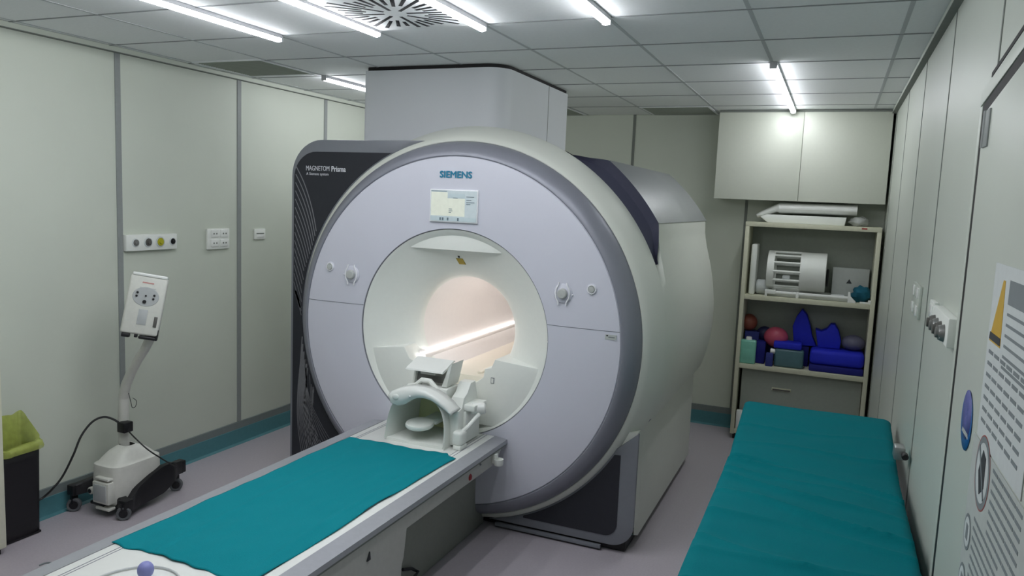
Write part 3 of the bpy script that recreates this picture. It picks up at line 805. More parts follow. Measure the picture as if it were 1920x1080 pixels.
# head, leaning to the right
hc = at(272, 571, 'y', 3.15)
ht = Matrix.Translation(hc) @ Matrix.Rotation(math.radians(42), 4, 'Z') @ Matrix.Rotation(math.radians(10), 4, 'Y') @ Matrix.Rotation(math.radians(-8), 4, 'X')
def hb(mb, *a, **k): return mb.box(*a, mtx=ht, **k)
head = hb(MB(), -.098, .098, -.045, .045, -.172, .165, 'injector_white', bev=.014, seg=3).build('head', I)
mb = MB(); hb(mb, -.088, .094, -.050, .046, .158, .176, 'white_gloss', bev=.006); mb.build('head_cap', head)
mb = MB()
mb.lathe([(1e-5, -.0475), (.066, -.0475), (.07, -.044)], (0, 0, 0), (0, 1, 0), 'injector_grey', n=40)
for v in mb.bm.verts: v.co = ht @ (Vector((v.co.x, v.co.y, v.co.z*.8+.045)))
mb.build('keypad_plate', head)
for x, z, r in ((-.045, .063, .006), (-.047, .043, .006), (.0, .05, .005), (.043, .058, .006), (.041, .038, .006), (-.002, .016, .010)):
    mb = MB().cyl((x, -.047, z), (x, -.0525, z), r, 'black_plastic', n=16)
    for v in mb.bm.verts: v.co = ht @ v.co
    mb.build('keypad_button', head)
mb = MB(); hb(mb, -.03, .03, -.0465, -.044, .120, .127, 'pink_print'); hb(mb, -.04, .045, -.0465, -.044, .093, .096, 'injector_grey'); mb.build('print', head)
mb = MB(); hb(mb, -.022, .026, -.047, -.044, -.115, -.028, 'injector_grey', bev=.001); mb.build('label_plate', head)
mb = MB(); hb(mb, .064, .082, -.049, -.044, -.12, -.06, 'outlet_dark', bev=.002); mb.build('side_slot', head)
mb = MB(); hb(mb, -.088, -.046, -.04, .02, -.195, -.172, 'black_plastic', bev=.005); hb(mb, -.022, -.006, -.04, .0, -.19, -.17, 'black_plastic', bev=.003)
hb(mb, .0, .09, -.04, .03, -.195, -.176, 'black_plastic', bev=.006); hb(mb, .086, .098, -.04, .02, -.195, -.13, 'black_plastic', bev=.004); mb.build('syringe_clamp', head)
# cables
cb = [at(229, 797, 'y', 3.20), at(212, 786, 'y', 3.17), at(193, 782, 'y', 3.13), at(172, 792, 'y', 3.08), at(152, 818, 'y', 3.02), at(138, 852, 'y', 2.97), at(118, 892, 'y', 2.92), at(100, 915, 'y', 2.87), at(82, 932, 'y', 2.83), at(72, 938, 'y', 2.80)]
MB().tube(smooth(cb), .0065, 'cable_black', n=8).build('cable', I)
cb = [at(239, 806, 'y', 3.19), at(252, 820, 'y', 3.16), at(276, 842, 'y', 3.18), at(300, 858, 'y', 3.25), at(332, 877, 'y', 3.42)]
MB().tube(smooth(cb), .0042, 'cable_black', n=8).build('cable', I)
cb = [at(241, 737, 'y', 3.195), at(245, 752, 'y', 3.19), at(248, 764, 'y', 3.188), at(254, 762, 'y', 3.188), at(256, 752, 'y', 3.188), at(249, 746, 'y', 3.19)]
MB().tube(smooth(cb), .002, 'cable_black', n=6).build('hook_wire', I)

# ================================================================ BIN + CABINET
bx0, bx1, by0, by1 = -4.062, -3.905, 2.495, 2.735
mb = MB()
def binf(u, v):
    z = .01+.49*v; gx_ = .012*v
    cxm, cym = (bx0+bx1)/2, (by0+by1)/2
    a = 2*PI*u; c_, s_ = math.cos(a), math.sin(a)
    return Vector((cxm+(.068+gx_*.8)*math.copysign(abs(c_)**.25, c_)-.0*v, cym+(.112+gx_*.6)*math.copysign(abs(s_)**.25, s_), z))
mb.grid(binf, 64, 8, 'bin_black', closed_u=True)
mb.box(bx0+.01, bx1-.01, by0+.01, by1-.01, .004, .014, 'bin_black')
BN = tag(mb.build('waste_bin', None, loc=((bx0+bx1)/2, (by0+by1)/2, 0), solid=.004, recalc=True), 'narrow black waste bin by the left wall behind the white cabinet edge', 'bin')
def bag(u, v):
    a = 2*PI*u; c_, s_ = math.cos(a), math.sin(a)
    cxm, cym = (bx0+bx1)/2, (by0+by1)/2
    path = [(.100, .485), (.104, .50), (.100, .53), (.093, .560), (.089, .585), (.088, .615), (.090, .650), (.074, .60), (.066, .50), (.06, .40)]
    w, z = path[int(round(v*9))]
    k_ = 1+.07*noise.noise(Vector((c_*3, s_*3, z*14)))
    lift = .035*noise.noise(Vector((c_*2, s_*2, 5)))*(1 if v > .3 else .3)
    x = cxm+w*math.copysign(abs(c_)**.35, c_)*k_
    if z > .52: z = .52+(z-.52)*(.12+.98*(.5-.5*max(-1, min(1, (x-cxm)/.075))))
    return Vector((max(x, XL+.006), cym+min(w+.035, .150 if s_ > 0 else .112)*math.copysign(abs(s_)**.35, s_)*(1+.03*noise.noise(Vector((s_*4, c_*4, z*9)))), z+lift))
tag(MB().grid(bag, 72, 10, 'bag_green', closed_u=True).build('bin_bag', None, loc=((bx0+bx1)/2, (by0+by1)/2, .5), ang=80), 'crumpled translucent green bag lining the black waste bin', 'bag')
WC = thing('side_cabinet', (-3.95, 2.2, 0), 'white cabinet of which only the cream edge shows at the left border', 'cabinet')
MB().box(-4.07, -3.845, 1.86, 2.475, .03, 1.235, 'white_plastic', .003).build('carcass', WC)
MB().box(-3.845, -3.829, 1.87, 2.478, .035, 1.23, 'cabinet_cream', .003).build('door', WC)
MB().box(-4.05, -3.85, 1.88, 2.46, 0, .03, 'black_plastic').build('plinth', WC)
MB().box(-4.05, -3.84, 2.0, 2.44, 1.2352, 1.25, 'grey_skirt', .003).build('top_tray', WC)

# ============================================================ WALL FITTINGS
G = thing('gas_outlet_panel', (XL, 3.62, 1.57), 'white wall panel with four round gas outlets on the left wall', 'outlet')
pl_ = MB().box(XL, XL+.035, 3.42, 3.815, 1.52, 1.622, 'white_plastic', .004).build('plate', G)
for y, m, r in ((3.485, 'outlet_steel', .021), (3.58, 'outlet_dark', .025), (3.675, 'outlet_yellow', .027), (3.775, 'black_plastic', .020)):
    mb = MB().lathe([(1e-5, .018), (r*.45, .018), (r*.5, .008), (r*.9, .008), (r, 0)], (XL+.035, y, 1.572), (1, 0, 0), m, n=24)
    mb.lathe([(r, .006), (r*1.25, .004), (r*1.3, 0)], (XL+.035, y, 1.572), (1, 0, 0), 'paper_white', n=24)
    mb.build('gas_outlet', G)
G2 = thing('socket_plate', (XL, 4.205, 1.575), 'white square plate of four power sockets right of the left-wall gas outlets', 'socket')
MB().box(XL, XL+.02, 4.10, 4.312, 1.50, 1.648, 'white_plastic', .006).build('plate', G2)
for y in (4.165, 4.255):
    for z in (1.545, 1.612):
        mb = MB().box(XL+.018, XL+.026, y-.036, y+.036, z-.026, z+.026, 'white_gloss', .003)
        for dy in (-.012, .014): mb.cyl((XL+.024, y+dy, z), (XL+.0275, y+dy, z), .006, 'seam_dark', n=12)
        mb.build('socket', G2)
G3 = thing('wall_switch', (XL, 4.64, 1.6), 'small single white switch at the far end of the left wall', 'switch')
MB().box(XL, XL+.012, 4.58, 4.70, 1.558, 1.638, 'white_plastic', .003).build('plate', G3)
MB().box(XL+.01, XL+.016, 4.60, 4.68, 1.60, 1.606, 'seam_dark').box(XL+.01, XL+.015, 4.60, 4.68, 1.57, 1.598, 'white_gloss', .002).build('rocker', G3)
R1 = thing('gas_outlet_panel', (XR, 2.70, 1.60), 'white wall panel with protruding steel outlets next to the door on the right', 'outlet')
MB().box(XR-.03, XR, 2.53, 2.90, 1.558, 1.645, 'white_plastic', .004).build('plate', R1)
for y, m in ((2.84, 'outlet_dark'), (2.76, 'outlet_steel'), (2.68, 'outlet_dark'), (2.60, 'outlet_steel')):
    MB().lathe([(1e-5, .024), (.015, .024), (.016, .016), (.021, .016), (.024, .010), (.027, 0)], (XR-.03, y, 1.592), (-1, 0, 0), m, n=20).build('gas_outlet', R1)
R2 = thing('wall_switch', (XR, 3.10, 1.6), 'white switch on the right wall just beyond the steel gas outlets', 'switch')
MB().box(XR-.016, XR, 3.03, 3.15, 1.565, 1.64, 'white_plastic', .003).build('plate', R2)
MB().box(XR-.02, XR-.015, 3.05, 3.13, 1.58, 1.625, 'white_gloss', .002).build('rocker', R2)
R3 = thing('socket_plate', (XR, 3.72, 1.58), 'white socket plate with grey sockets on the right wall near the bed head', 'socket')
MB().box(XR-.012, XR, 3.58, 3.86, 1.51, 1.648, 'wall_paint_right', .003).build('plate', R3)
for y, z in ((3.64, 1.615), (3.64, 1.54), (3.80, 1.615), (3.80, 1.54)):
    MB().box(XR-.018, XR-.010, y-.03, y+.03, z-.022, z+.022, 'white_gloss', .003).build('socket', R3)

# ============================================================== DOOR NOTICES
XD = XR-.0145
def sheet(y0, y1, z0, z1, m): return MB().box(XD-.0015, XD, y0, y1, z0, z1, m)
def bars(mb, rows_, m='ink'):
    for y0, y1, z, h in rows_: mb.box(XD-.0022, XD-.001, y0, y1, z-h/2, z+h/2, m)
def fdisc(mb, y, z, r, m, dx, sq=1): mb.lathe([(1e-5, 0), (r, 0)], (XD-dx, y, z), (-1, 0, 0), m, n=40)
mb = sheet(1.55, 2.005, 1.445, 1.842, 'paper_white')
mb.prism([(1.985, 1.668), (1.862, 1.668), (1.88, 1.81), (1.90, 1.81)], 'x', XD-.0022, XD-.001, 'sign_yellow')
mb.prism([(1.984, 1.672), (1.865, 1.672), (1.866, 1.688), (1.980, 1.688)], 'x', XD-.0030, XD-.001, 'ink_dark')
mb.box(XD-.0022, XD-.001, 1.60, 1.835, 1.765, 1.815, 'ink')
for i in range(6):
    z = 1.745-.022*i; mb.box(XD-.0022, XD-.001, 1.60, 1.83, z-.003, z+.003, 'ink')
rows_ = []
for i in range(7):
    z = 1.645-.026*i
    for w in range(6):
        a = 1.975-.065*w; rows_.append((a-.050, a, z, .008))
bars(mb, rows_)
tag(mb.build('warning_notice', None, loc=(XD, 1.78, 1.64)), 'paper notice with a yellow warning triangle high on the right-hand door', 'notice')
mb = sheet(1.45, 2.035, .95, 1.440, 'paper_grey')
fdisc(mb, 1.895, 1.385, .083, 'sign_red', .0020); fdisc(mb, 1.895, 1.385, .080, 'ink', .0022); fdisc(mb, 1.895, 1.385, .066, 'paper_white', .0026)
mb.prism([(1.93, 1.38), (1.90, 1.435), (1.865, 1.425), (1.86, 1.36), (1.90, 1.335)], 'x', XD-.0036, XD-.001, 'ink_dark')
mb.prism([(1.945, 1.43), (1.94, 1.437), (1.848, 1.342), (1.853, 1.335)], 'x', XD-.0040, XD-.001, 'ink')
for y, z in ((1.985, 1.215), (1.985, 1.095), (1.86, 1.10)):
    fdisc(mb, y, z, .042, 'ink', .0022); fdisc(mb, y, z, .034, 'paper_white', .0026)
    mb.box(XD-.0032, XD-.001, y-.012, y+.012, z-.018, z+.018, 'ink')
rows_ = []
for i in range(21):
    z = 1.425-.022*i
    a = 1.79 if z > 1.29 else 1.925
    for w in range(5):
        rows_.append((a-.055*(w+1)+.006, a-.055*w, z, .0075))
bars(mb, rows_)
tag(mb.build('safety_poster', None, loc=(XD, 1.74, 1.2)), 'grey safety poster with a red prohibition circle low on the right-hand door', 'poster')
mb = MB(); fdisc(mb, 2.155, 1.437, .074, 'sign_blue', .001)
mb.lathe([(1e-5, 0), (.062, 0)], (XD-.0014, 2.155, 1.452), (-1, 0, 0), 'sign_violet', n=32)
mb.prism([(2.185, 1.42), (2.175, 1.49), (2.145, 1.50), (2.135, 1.45), (2.15, 1.415)], 'x', XD-.0020, XD-.0008, 'ink')
mb.prism([(2.20, 1.40), (2.195, 1.412), (2.115, 1.412), (2.11, 1.40)], 'x', XD-.0024, XD-.0008, 'paper_white')
tag(mb.build('round_sign', None, loc=(XD, 2.155, 1.437), solid=.001), 'round blue sign on the right-hand door left of the poster', 'sign')

# ============================================================= WALL CUPBOARD
C = thing('wall_cupboard', (-.31, 6.75, 2.03), 'white two-door cupboard hung high under the ceiling in the back corner', 'cupboard')
MB().box(-.965, .335, 6.622, 6.9, 2.022, H-.004, 'cupboard', .002).build('carcass', C)
MB().box(-.967, -.306, 6.602, 6.621, 2.022, H-.02, 'cupboard', .002).build('door', C)
MB().box(-.303, .335, 6.602, 6.621, 2.022, H-.02, 'cupboard', .002).build('door', C)
MB().box(-.967, .335, 6.604, 6.622, H-.019, H-.004, 'seam_dark').build('top_filler', C)

# ================================================================== SHELVES
SH = thing('shelf_unit', (-.18, 6.72, 0), 'cream open shelf unit standing under the wall cupboard in the back corner', 'shelf')
sx0, sx1, sy0, sy1 = -.688, .330, 6.55, 6.885
MB().box(sx0, sx0+.032, sy0, sy1, .045, 1.805, 'shelf_cream', .002).build('side_panel', SH)
MB().box(sx1-.032, sx1, sy0, sy1, .045, 1.805, 'shelf_cream', .002).build('side_panel', SH)
MB().box(sx0, sx1, sy0, sy1, 1.805, 1.842, 'shelf_cream', .002).build('top', SH)
for z in (1.20, .617, .05): MB().box(sx0+.032, sx1-.032, sy0+.003, sy1-.01, z, z+.038, 'shelf_cream', .002).build('shelf', SH)
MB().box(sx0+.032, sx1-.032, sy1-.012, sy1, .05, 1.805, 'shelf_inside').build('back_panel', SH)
MB().box(sx0+.02, sx1-.02, sy0+.02, sy1, 0, .05, 'black_plastic').build('plinth', SH)
dr = MB().box(sx0+.055, sx1-.036, sy0+.07, sy0+.088, .10, .612, 'shelf_inside', .003).build('drawer', SH)
hq = at(1447, 727, 'y', sy0+.07); hq2 = at(1483, 735, 'y', sy0+.07)
MB().box(hq.x, hq2.x, sy0+.062, sy0+.072, hq2.z-.003, hq.z+.006, 'shelf_cream', .002).box(hq.x+.006, hq2.x-.006, sy0+.058, sy0+.063, hq2.z, hq.z-.004, 'outlet_dark').build('handle', dr)
MB().box(.185, .225, sy0-.001, sy0+.001, 1.822, 1.834, 'sign_red').build('tag', SH)

# --- on the shelf top
y = 6.68
def W(px, py, yy=6.68): return at(px, py, 'y', yy)
ZS = 1.842
a = W(1470, 420, 6.6); 
tr = MB()
x0, x1 = W(1425, 400).x, W(1588, 400).x
tr.prism([(x0+.07, ZS), (x0+.01, ZS+.045), (x0+.06, ZS+.066), (x1, ZS+.066), (x1-.01, ZS)], 'y', 6.60, 6.84, 'white_plastic', .006)
tag(tr.build('coil_tray', None, loc=((x0+x1)/2, 6.72, ZS)), 'white wedge-ended tray in clear wrap lying on top of the shelf unit', 'tray')
mb = MB()
zt = ZS+.057
pd_ = [W(1420, 405, 6.71), W(1432, 400, 6.71), W(1450, 393, 6.71), W(1462, 390, 6.71), W(1500, 391, 6.71), W(1560, 393, 6.71), W(1607, 395, 6.71)]
mb.tube(smooth(pd_, 4), [lerp_tab([(0, .018), (.15, .026), (.45, .032), (.5, .043), (1, .043)], i/24) for i in range(25)], 'white_gloss', n=20)
for v in mb.bm.verts: v.co.y = 6.72+(v.co.y-6.71)*2.4
tag(mb.build('foam_pad', None, loc=(-.2, 6.72, zt), recalc=True), 'glossy plastic-wrapped white pad lying on the tray above the shelf unit', 'pad')
mb = MB()
c0 = Vector((W(1610, 410).x, 6.70, ZS+.038))
mb.ball(c0, .07, 'plastic_film', sq=(1.1, 1.3, .55), nz=.35, seed=3)
for v in mb.bm.verts: v.co.z = max(v.co.z, ZS+.001)
tag(mb.build('plastic_bag', None, loc=c0, ang=80), 'crumpled clear plastic bag at the right end of the shelf top', 'bag')

# --- second shelf (board top z)
Z2 = 1.238
mb = MB().box(W(1407, 500, 6.62).x, W(1418, 500, 6.62).x, 6.60, 6.82, Z2, W(1410, 457, 6.62).z, 'white_plastic', .014, 3)
tag(mb.build('flat_coil', None, loc=(-.62, 6.7, Z2)), 'thin flat white coil standing upright at the left end of the second shelf', 'coil')
xr_ = W(1428, 535).x
mb = MB().cyl((xr_-.045, 6.70, Z2+.062), (xr_+.055, 6.70, Z2+.062), .062, 'paper_white', bev=.012)
tag(mb.build('foam_roll', None, loc=(xr_, 6.7, Z2)), 'short white roll lying left of the barred coil on the second shelf', 'roll')
BC = thing('birdcage_coil', (-.25, 6.715, Z2), 'white barred cylinder coil lying on its side on the second shelf', 'coil')
bxL, bxM, bxR, byc, bzc, br = W(1438, 500, 6.6).x, W(1500, 500, 6.6).x, W(1550, 500, 6.6).x, 6.712, Z2+.040+.172, .160
ringp = lambda x0_, x1_: [(br-.012, 0), (br, .003), (br, x1_-x0_-.003), (br-.012, x1_-x0_), (br-.016, x1_-x0_-.003), (br-.016, .003), (br-.012, 0)]
MB().lathe(ringp(bxL, bxL+.06), (bxL, byc, bzc), (1, 0, 0), 'white_plastic', n=56).build('end_ring', BC)
MB().lathe(ringp(bxM, bxR), (bxM, byc, bzc), (1, 0, 0), 'white_plastic', n=56).build('sleeve', BC)
for k in range(13):
    a = 2*PI*(k+.5)/13
    MB().cyl((bxL+.05, byc+(br-.008)*math.cos(a), bzc+(br-.008)*math.sin(a)), (bxM+.01, byc+(br-.008)*math.cos(a), bzc+(br-.008)*math.sin(a)), .010, 'white_plastic', n=12).build('bar', BC)
ps = W(1474, 522, 6.6)
MB().cyl((ps.x-.03, 6.60, bzc-.06), (ps.x+.03, 6.60, bzc-.06), .030, 'paper_white', bev=.006).build('inner_knob', BC)
cr = MB()
xa, xb = W(1434, 545, 6.57).x, W(1598, 550, 6.57).x
cr.tube([(xa+.05, 6.585, Z2+.035), (xb-.02, 6.585, Z2+.035)], .014, 'white_gloss')
cr.tube([(xa+.05, 6.83, Z2+.03), (xb-.02, 6.83, Z2+.03)], .012, 'white_gloss')
cr.box(xa, xa+.085, 6.57, 6.62, Z2+.02, Z2+.055, 'white_gloss', .006).box(xa, xa+.02, 6.57, 6.60, Z2, Z2+.03, 'white_gloss', .004)
cr.box(xa+.24, xa+.265, 6.57, 6.60, Z2, Z2+.052, 'white_gloss', .006)
cr.prism([(xb-.03, Z2+.0), (xb-.03, Z2+.085), (xb-.015, Z2+.085), (xb-.008, Z2+.05), (xb+.03, Z2+.012), (xb+.03, Z2)], 'y', 6.565, 6.60, 'white_gloss', .003)
cr.box(xa+.02, xb-.03, 6.62, 6.84, Z2+.0, Z2+.022, 'white_plastic', .004)
cr.build('cradle', BC)
# black coiled lead at the open end
rp_ = [(bxR+.012, 6.69+.0+.04*math.cos(t_), bzc-.035+.062*math.sin(t_)) for t_ in [i*2*PI/24 for i in range(25)]]
MB().tube(rp_, .010, 'cable_black', n=8).build('lead', BC)
bx = W(1562, 505, 6.78); bx2 = W(1628, 540, 6.78)
mb = MB().box(bx.x, bx2.x, 6.78, 6.865, Z2, W(1595, 503, 6.78).z, 'paper_grey', .004)
pm = W(1592, 529, 6.779); mb.prism([(pm.x-.022, pm.z-.012), (pm.x, pm.z+.024), (pm.x+.022, pm.z-.012)], 'y', 6.778, 6.781, 'ink_dark')
tag(mb.build('storage_box', None, loc=((bx.x+bx2.x)/2, 6.82, Z2)), 'grey-white box with a small dark triangle at the back of the second shelf', 'box')
mb = MB().cyl((bxR+.05, 6.655, Z2+.045), (W(1592, 545, 6.65).x-.03, 6.655, Z2+.045), .026, 'paper_white', bev=.004)
for v in mb.bm.verts: v.co.z -= .045-.026
tag(mb.build('tube_holder', None, loc=(.05, 6.655, Z2)), 'pale tube lying in front of the grey-white box on the second shelf', 'tube')
ctr = W(1614, 548, 6.68)
mb = MB().ball((ctr.x+.01, 6.69, Z2+.062), .078, 'cloth_petrol', sq=(.95, .9, .85), nz=.38, seed=9)
for v in mb.bm.verts: v.co.z = max(v.co.z, Z2+.001)
for v in mb.bm.verts: v.co.x = min(v.co.x, sx1-.036)
tag(mb.build('folded_cloth', None, loc=(ctr.x, 6.69, Z2), ang=50), 'dark petrol-blue cloth bunched at the right end of the second shelf', 'cloth')
cl = W(1620, 560, 6.59)
mb = MB().box(cl.x-.03, cl.x+.055, 6.575, 6.60, Z2, Z2+.014, 'white_gloss', .004).box(cl.x+.03, cl.x+.055, 6.575, 6.60, Z2+.01, Z2+.03, 'white_gloss', .004)
tag(mb.build('plastic_clip', None, loc=(cl.x, 6.587, Z2)), 'small white plastic clip at the front right of the second shelf', 'clip')

# --- third shelf
Z3 = .655
def V3(px, py, yy): return at(px, py, 'y', yy)
def bottle(px, py, yy, w, h, m, label):
    b = V3(px, py, yy); t = thing('bottle', (b.x, yy, Z3), label, 'bottle')
    bod = MB().box(b.x-w/2, b.x+w/2, yy-.035, yy+.035, Z3, Z3+h, m, .014, 3).build('body', t)
    MB().lathe([(1e-5, 0), (.024, 0), (.024, .02), (.02, .028), (1e-5, .028)], (b.x, yy, Z3+h-.002), (0, 0, 1), 'white_gloss', n=20).build('cap', t)
    MB().box(b.x-w*.36, b.x+w*.36, yy-.0365, yy-.0345, Z3+h*.2, Z3+h*.62, m, .0004).build('label', t)
bottle(1402.5, 660, 6.605, .126, .20, 'bottle_green', 'pale green bottle with white cap standing at the left of the third shelf')
def sph(px, py, yy, r, m, name, label, cat='ball', sq=(1, 1, 1), zz=None):
    b = V3(px, py, yy); z = zz if zz else max(Z3+r*sq[2], b.z)
    tag(MB().ball((b.x, yy, z), r, m, n=32, sq=sq).build(name, None, loc=(b.x, yy, z-r*sq[2])), label, cat, 'soft balls on the third shelf')
def foam(px0, px1, py0, yy, d_, z0_, m, label, bev=.008):
    a = V3(px0, py0, yy); b = V3(px1, py0, yy)
    tag(MB().box(a.x, b.x, yy, yy+d_, z0_, a.z, m, bev).build('foam_block', None, loc=((a.x+b.x)/2, yy+d_/2, z0_)), label, 'foam block', 'blue foam pieces on the third shelf')
foam(1418, 1436, 640, 6.64, .15, Z3, 'foam_navy', 'dark blue foam block standing right behind the pale green bottle')
foam(1416, 1452, 640, 6.80, .06, Z3, 'foam_indigo', 'indigo foam block at the back of the third shelf under the balls')
foam(1455, 1498, 660, 6.80, .06, Z3, 'foam_navy', 'navy foam block at the back of the third shelf behind the flat bottle')
zI = V3(1430, 640, 6.80).z
sph(1404, 606, 6.795, .072, 'ball_brown', 'therapy_ball', 'reddish brown ball in the back left corner of the third shelf', zz=.905+.072)
tag(MB().box(-.645, -.53, 6.73, 6.865, Z3, .9045, 'foam_indigo', .006).build('foam_block', None, loc=(-.59, 6.8, Z3)), 'indigo foam block under the reddish brown ball on the third shelf', 'foam block', 'blue foam pieces on the third shelf')
sph(1434, 618, 6.805, .066, 'ball_navy', 'therapy_ball', 'navy ball between the brown and the pink ball on the third shelf', zz=zI+.066)
sph(1455, 632, 6.72, .098, 'ball_pink', 'therapy_ball', 'large pink ball in the middle left of the third shelf', sq=(1.0, .8, .88))
# lying flat bottle with white cap and the foam on it
FB = thing('flat_bottle', (-.28, 6.64, Z3), 'teal-grey bottle with white cap lying under a flat blue foam piece', 'bottle')
a = V3(1452, 660, 6.60); b = V3(1508, 660, 6.60); zt3 = V3(1480, 655, 6.6).z
MB().box(a.x, b.x, 6.585, 6.66, Z3, zt3, 'bottle_teal', .022, 3).build('body', FB)
q = V3(1449, 656, 6.59); MB().cyl((q.x-.02, 6.61, zt3-.03), (q.x+.02, 6.61, zt3-.032), .022, 'white_gloss', bev=.004).build('cap', FB)
foam(1451, 1504, 640, 6.585, .14, zt3+.001, 'foam_blue', 'flat bright blue foam piece lying on the teal-grey bottle', .01)
foam(1436, 1450, 662, 6.555, .06, Z3, 'foam_indigo', 'small indigo foam block at the shelf front before the bottle cap')
# large blue bolster: two stacked slabs
zl = V3(1560, 690, 6.575).z
a = V3(1516, 690, 6.575); b = V3(1622, 690, 6.575)
tag(MB().box(a.x, min(b.x, sx1-.036), 6.575, 6.86, Z3, Z3+.055, 'foam_navy', .012).build('foam_slab', None, loc=(.1, 6.7, Z3)), 'lower dark blue foam slab at the right of the third shelf', 'foam slab', 'blue foam pieces on the third shelf')
tag(MB().box(a.x, min(b.x, sx1-.036), 6.577, 6.85, Z3+.056, V3(1560, 659, 6.577).z, 'foam_blue', .035, 4).build('foam_slab', None, loc=(.1, 6.7, Z3+.056)), 'thick bright blue foam slab on top of the lower slab at the shelf right', 'foam slab', 'blue foam pieces on the third shelf')
zb3 = V3(1560, 659, 6.577).z+.001
# boat-shaped wedge
def px_poly(pts, yy): return [(lambda q: (q.x, q.z))(V3(px, py, yy)) for px, py in pts]
ptsw = px_poly([(1488, 648), (1486, 612), (1493, 595), (1504, 581), (1513, 592), (1519, 612), (1522, 630), (1530, 650)], 6.72)
ptsw = [(x, max(z, .80)) for x, z in ptsw]; zw = min(z for _, z in ptsw)
tag(MB().prism(ptsw, 'y', 6.735, 6.86, 'foam_blue', .006).build('foam_wedge', None, loc=(-.16, 6.8, zw)), 'pointed bright blue foam wedge standing upright in the third shelf middle', 'foam wedge')
tag(MB().box(ptsw[0][0], -.125, 6.735, 6.86, Z3, zw-.001, 'foam_navy', .006).build('foam_block', None, loc=(-.17, 6.8, Z3)), 'navy foam block under the pointed blue wedge on the third shelf', 'foam block', 'blue foam pieces on the third shelf')
ptsc = px_poly([(1533, 655), (1529, 618), (1540, 622), (1550, 618), (1558, 609), (1566, 609), (1573, 622), (1577, 640), (1574, 655)], 6.70)
ptsc = [(x, max(z, zb3)) for x, z in ptsc]
tag(MB().prism(ptsc, 'y', 6.70, 6.84, 'foam_blue', .008).build('foam_cradle', None, loc=(.03, 6.77, zb3)), 'saddle-shaped blue foam cradle lying on the bright blue slab', 'foam cradle')
sph(1600, 645, 6.735, .078, 'ball_grey', 'therapy_ball', 'dull grey-violet ball lying on the blue slab at the shelf right', zz=zb3+.078*.8, sq=(1.15, 1.0, .8))
q = at(1391, 790, 'y', 6.57)
tag(MB().box(-.650, -.600, 6.56, 6.61, .0885, .25, 'white_gloss', .008).build('white_carton', None, loc=(-.625, 6.585, .0885)), 'slim white carton on the lowest shelf just left of the bed', 'carton')

# ===================================================================== BED
BD = thing('exam_bed', (-.01, 3.1, 0), 'examination bed along the right wall, almost hidden under a green cloth', 'bed')
BY0, BY1, BX0, BX1 = 1.75, 4.08, -.335, .298
ZM = .875; HY = 3.30
def bed_z(y): return ZM if y < HY else ZM+(y-HY)*.075
mb = MB()
mb.prism([(BY0, ZM-.075), (HY, ZM-.075), (BY1, bed_z(BY1)-.075), (BY1, bed_z(BY1)), (HY, ZM), (BY0, ZM)], 'x', BX0, BX1, 'mattress_black', .015)
mb.build('mattress', BD)
MB().box(BX0+.03, BX1-.03, BY0+.03, BY1-.05, ZM-.14, ZM-.078, 'steel', .006).build('frame', BD)
for x in (BX0+.07, BX1-.07):
    for yv in (BY0+.2, BY1-.3):
        MB().cyl((x, yv, 0), (x, yv, ZM-.14), .022, 'white_plastic').build('leg', BD)
kq = at(1690, 846, 'x', .322)
mb = MB().box(kq.x-.03, kq.x+.012, kq.y-.04, kq.y+.03, kq.z-.03, kq.z+.025, 'steel', .008)
kb = mb.build('rail_clamp', BD)
MB().cyl((kq.x+.008, kq.y-.05, kq.z-.0), (kq.x+.008, kq.y-.085, kq.z-.0), .013, 'black_plastic', bev=.003).build('knob', kb)

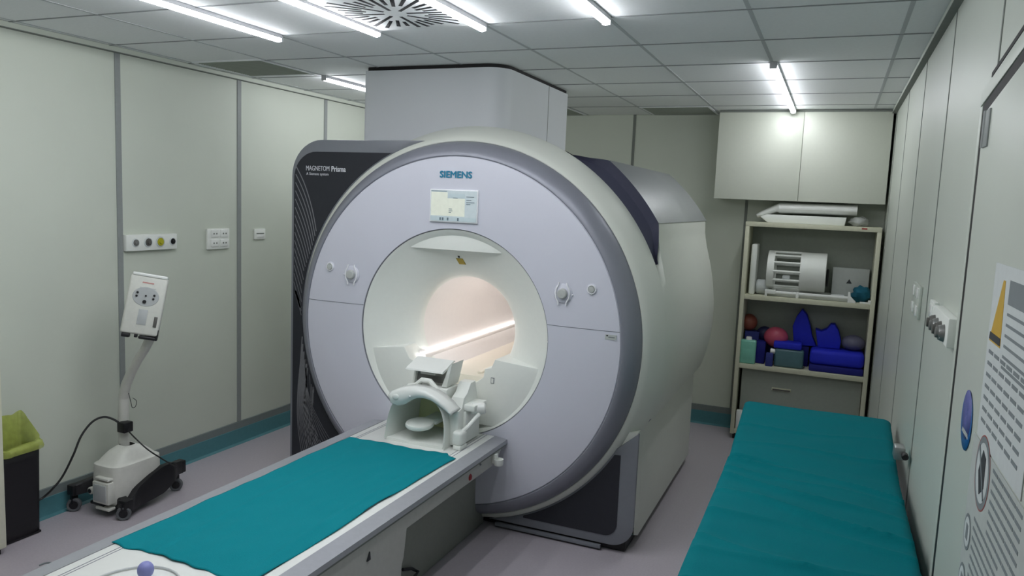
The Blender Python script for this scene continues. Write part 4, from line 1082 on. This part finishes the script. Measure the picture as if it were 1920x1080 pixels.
YD0, YD1 = 1.70, 4.10
def sdist(v):
    y = YD0+(YD1-YD0)*v
    return y
def bed_drape(u, v):
    y = sdist(v)
    xl = lerp_tab([(1.7, -.325), (2.2, -.335), (3.0, -.338), (3.3, -.342), (3.32, -.338), (4.1, -.36)], y)
    xr = lerp_tab([(1.7, .312), (2.6, .316), (3.3, .312), (4.1, .318)], y)
    hangL = lerp_tab([(1.7, .42), (3.2, .36), (3.6, .22), (4.1, .18)], y)
    hangR = lerp_tab([(1.7, .40), (2.8, .34), (3.25, .22), (3.45, .06), (4.1, .025)], y)
    wtop = xr-xl; tot = hangL+wtop+hangR; s_ = u*tot
    z = bed_z(y)+.009
    n1 = noise.noise(Vector((s_*2.2, y*3.1, 4))); n2 = noise.noise(Vector((s_*5, y*9, 8)))
    if s_ < hangL:
        d_ = hangL-s_
        out = .016*min(1, d_*8)+.030*min(1, d_*5)*(noise.noise(Vector((y*5.5, d_*2, 2)))+.25)
        p_ = Vector((xl-.004-max(-.0, out), y, z-.004-d_))
    elif s_ > hangL+wtop:
        d_ = s_-hangL-wtop
        out = .006*min(1, d_*8)+.016*min(1, d_*5)*(noise.noise(Vector((y*5, d_*2, 12)))+.3)
        p_ = Vector((min(xr+.004+max(0, out), XR-.018), y, z-.004-d_))
    else:
        t_ = (s_-hangL)/wtop; x = xl+wtop*t_
        fold = 0
        # diagonal creases fanning across the bed
        for (ya, yb, amp, wd) in ((3.26, 3.08, .020, .020), (3.02, 2.84, .018, .026), (2.84, 2.64, .022, .026), (2.66, 2.56, .012, .030), (3.46, 3.50, .010, .020), (2.42, 2.22, .012, .040), (3.14, 3.02, .010, .016), (3.70, 3.74, .008, .016), (2.30, 2.36, .010, .03), (2.10, 2.02, .012, .04)):
            yc = ya+(yb-ya)*t_+.02*math.sin(t_*6+ya*9)
            fold += 1.25*amp*math.exp(-abs(y-yc)/(wd*(.55 if y < yc else 1.1)))*(.35+.65*abs(math.sin(1.5+t_*2.2+ya*5)))
        if abs(y-HY) < .15: fold -= .022*math.exp(-((y-(HY-.10*t_))/.012)**2)*max(0, 1-2.2*t_)
        p_ = Vector((x, y+.02*n1*(t_-.5), z+fold+.009*n1+.005*n2+.007))
        e_ = min(t_, 1-t_)*wtop
        if e_ < .03: p_.z -= .010*(1-e_/.03)**2
    # far edge folds over the end of the mattress
    if v > .985: p_.z -= (v-.985)/.015*.045; p_.y = min(p_.y, YD1+.006)
    # ragged hem lift at the foot
    return p_
mb = MB().grid(bed_drape, 130, 240, 'drape_green')
tag(mb.build('bed_drape', None, ang=70, loc=(0, 3.0, ZM), solid=.0025), 'rumpled green cloth covering the examination bed by the right wall', 'cloth')

# cord on the floor by the near left of the table
cb = [at(74, 1060, 'z', .004), at(84, 1056, 'z', .004), at(95, 1055, 'z', .004), at(104, 1057, 'z', .004), at(112, 1062, 'z', .004)]
tag(MB().tube(smooth(cb), .004, 'ink', n=6).build('floor_cord', None, loc=cb[0]), 'thin grey cord lying on the floor beside the near end of the scanner table', 'cord')

# ============================================================ RENDER LOOK
w = bpy.data.worlds.new('world'); sc.world = w; w.use_nodes = True
w.node_tree.nodes['Background'].inputs[0].default_value = (.02, .02, .02, 1)
vs = sc.view_settings
vs.view_transform = 'Standard'; vs.look = 'None'; vs.gamma = 1; vs.use_curve_mapping = False
vs.exposure = .44
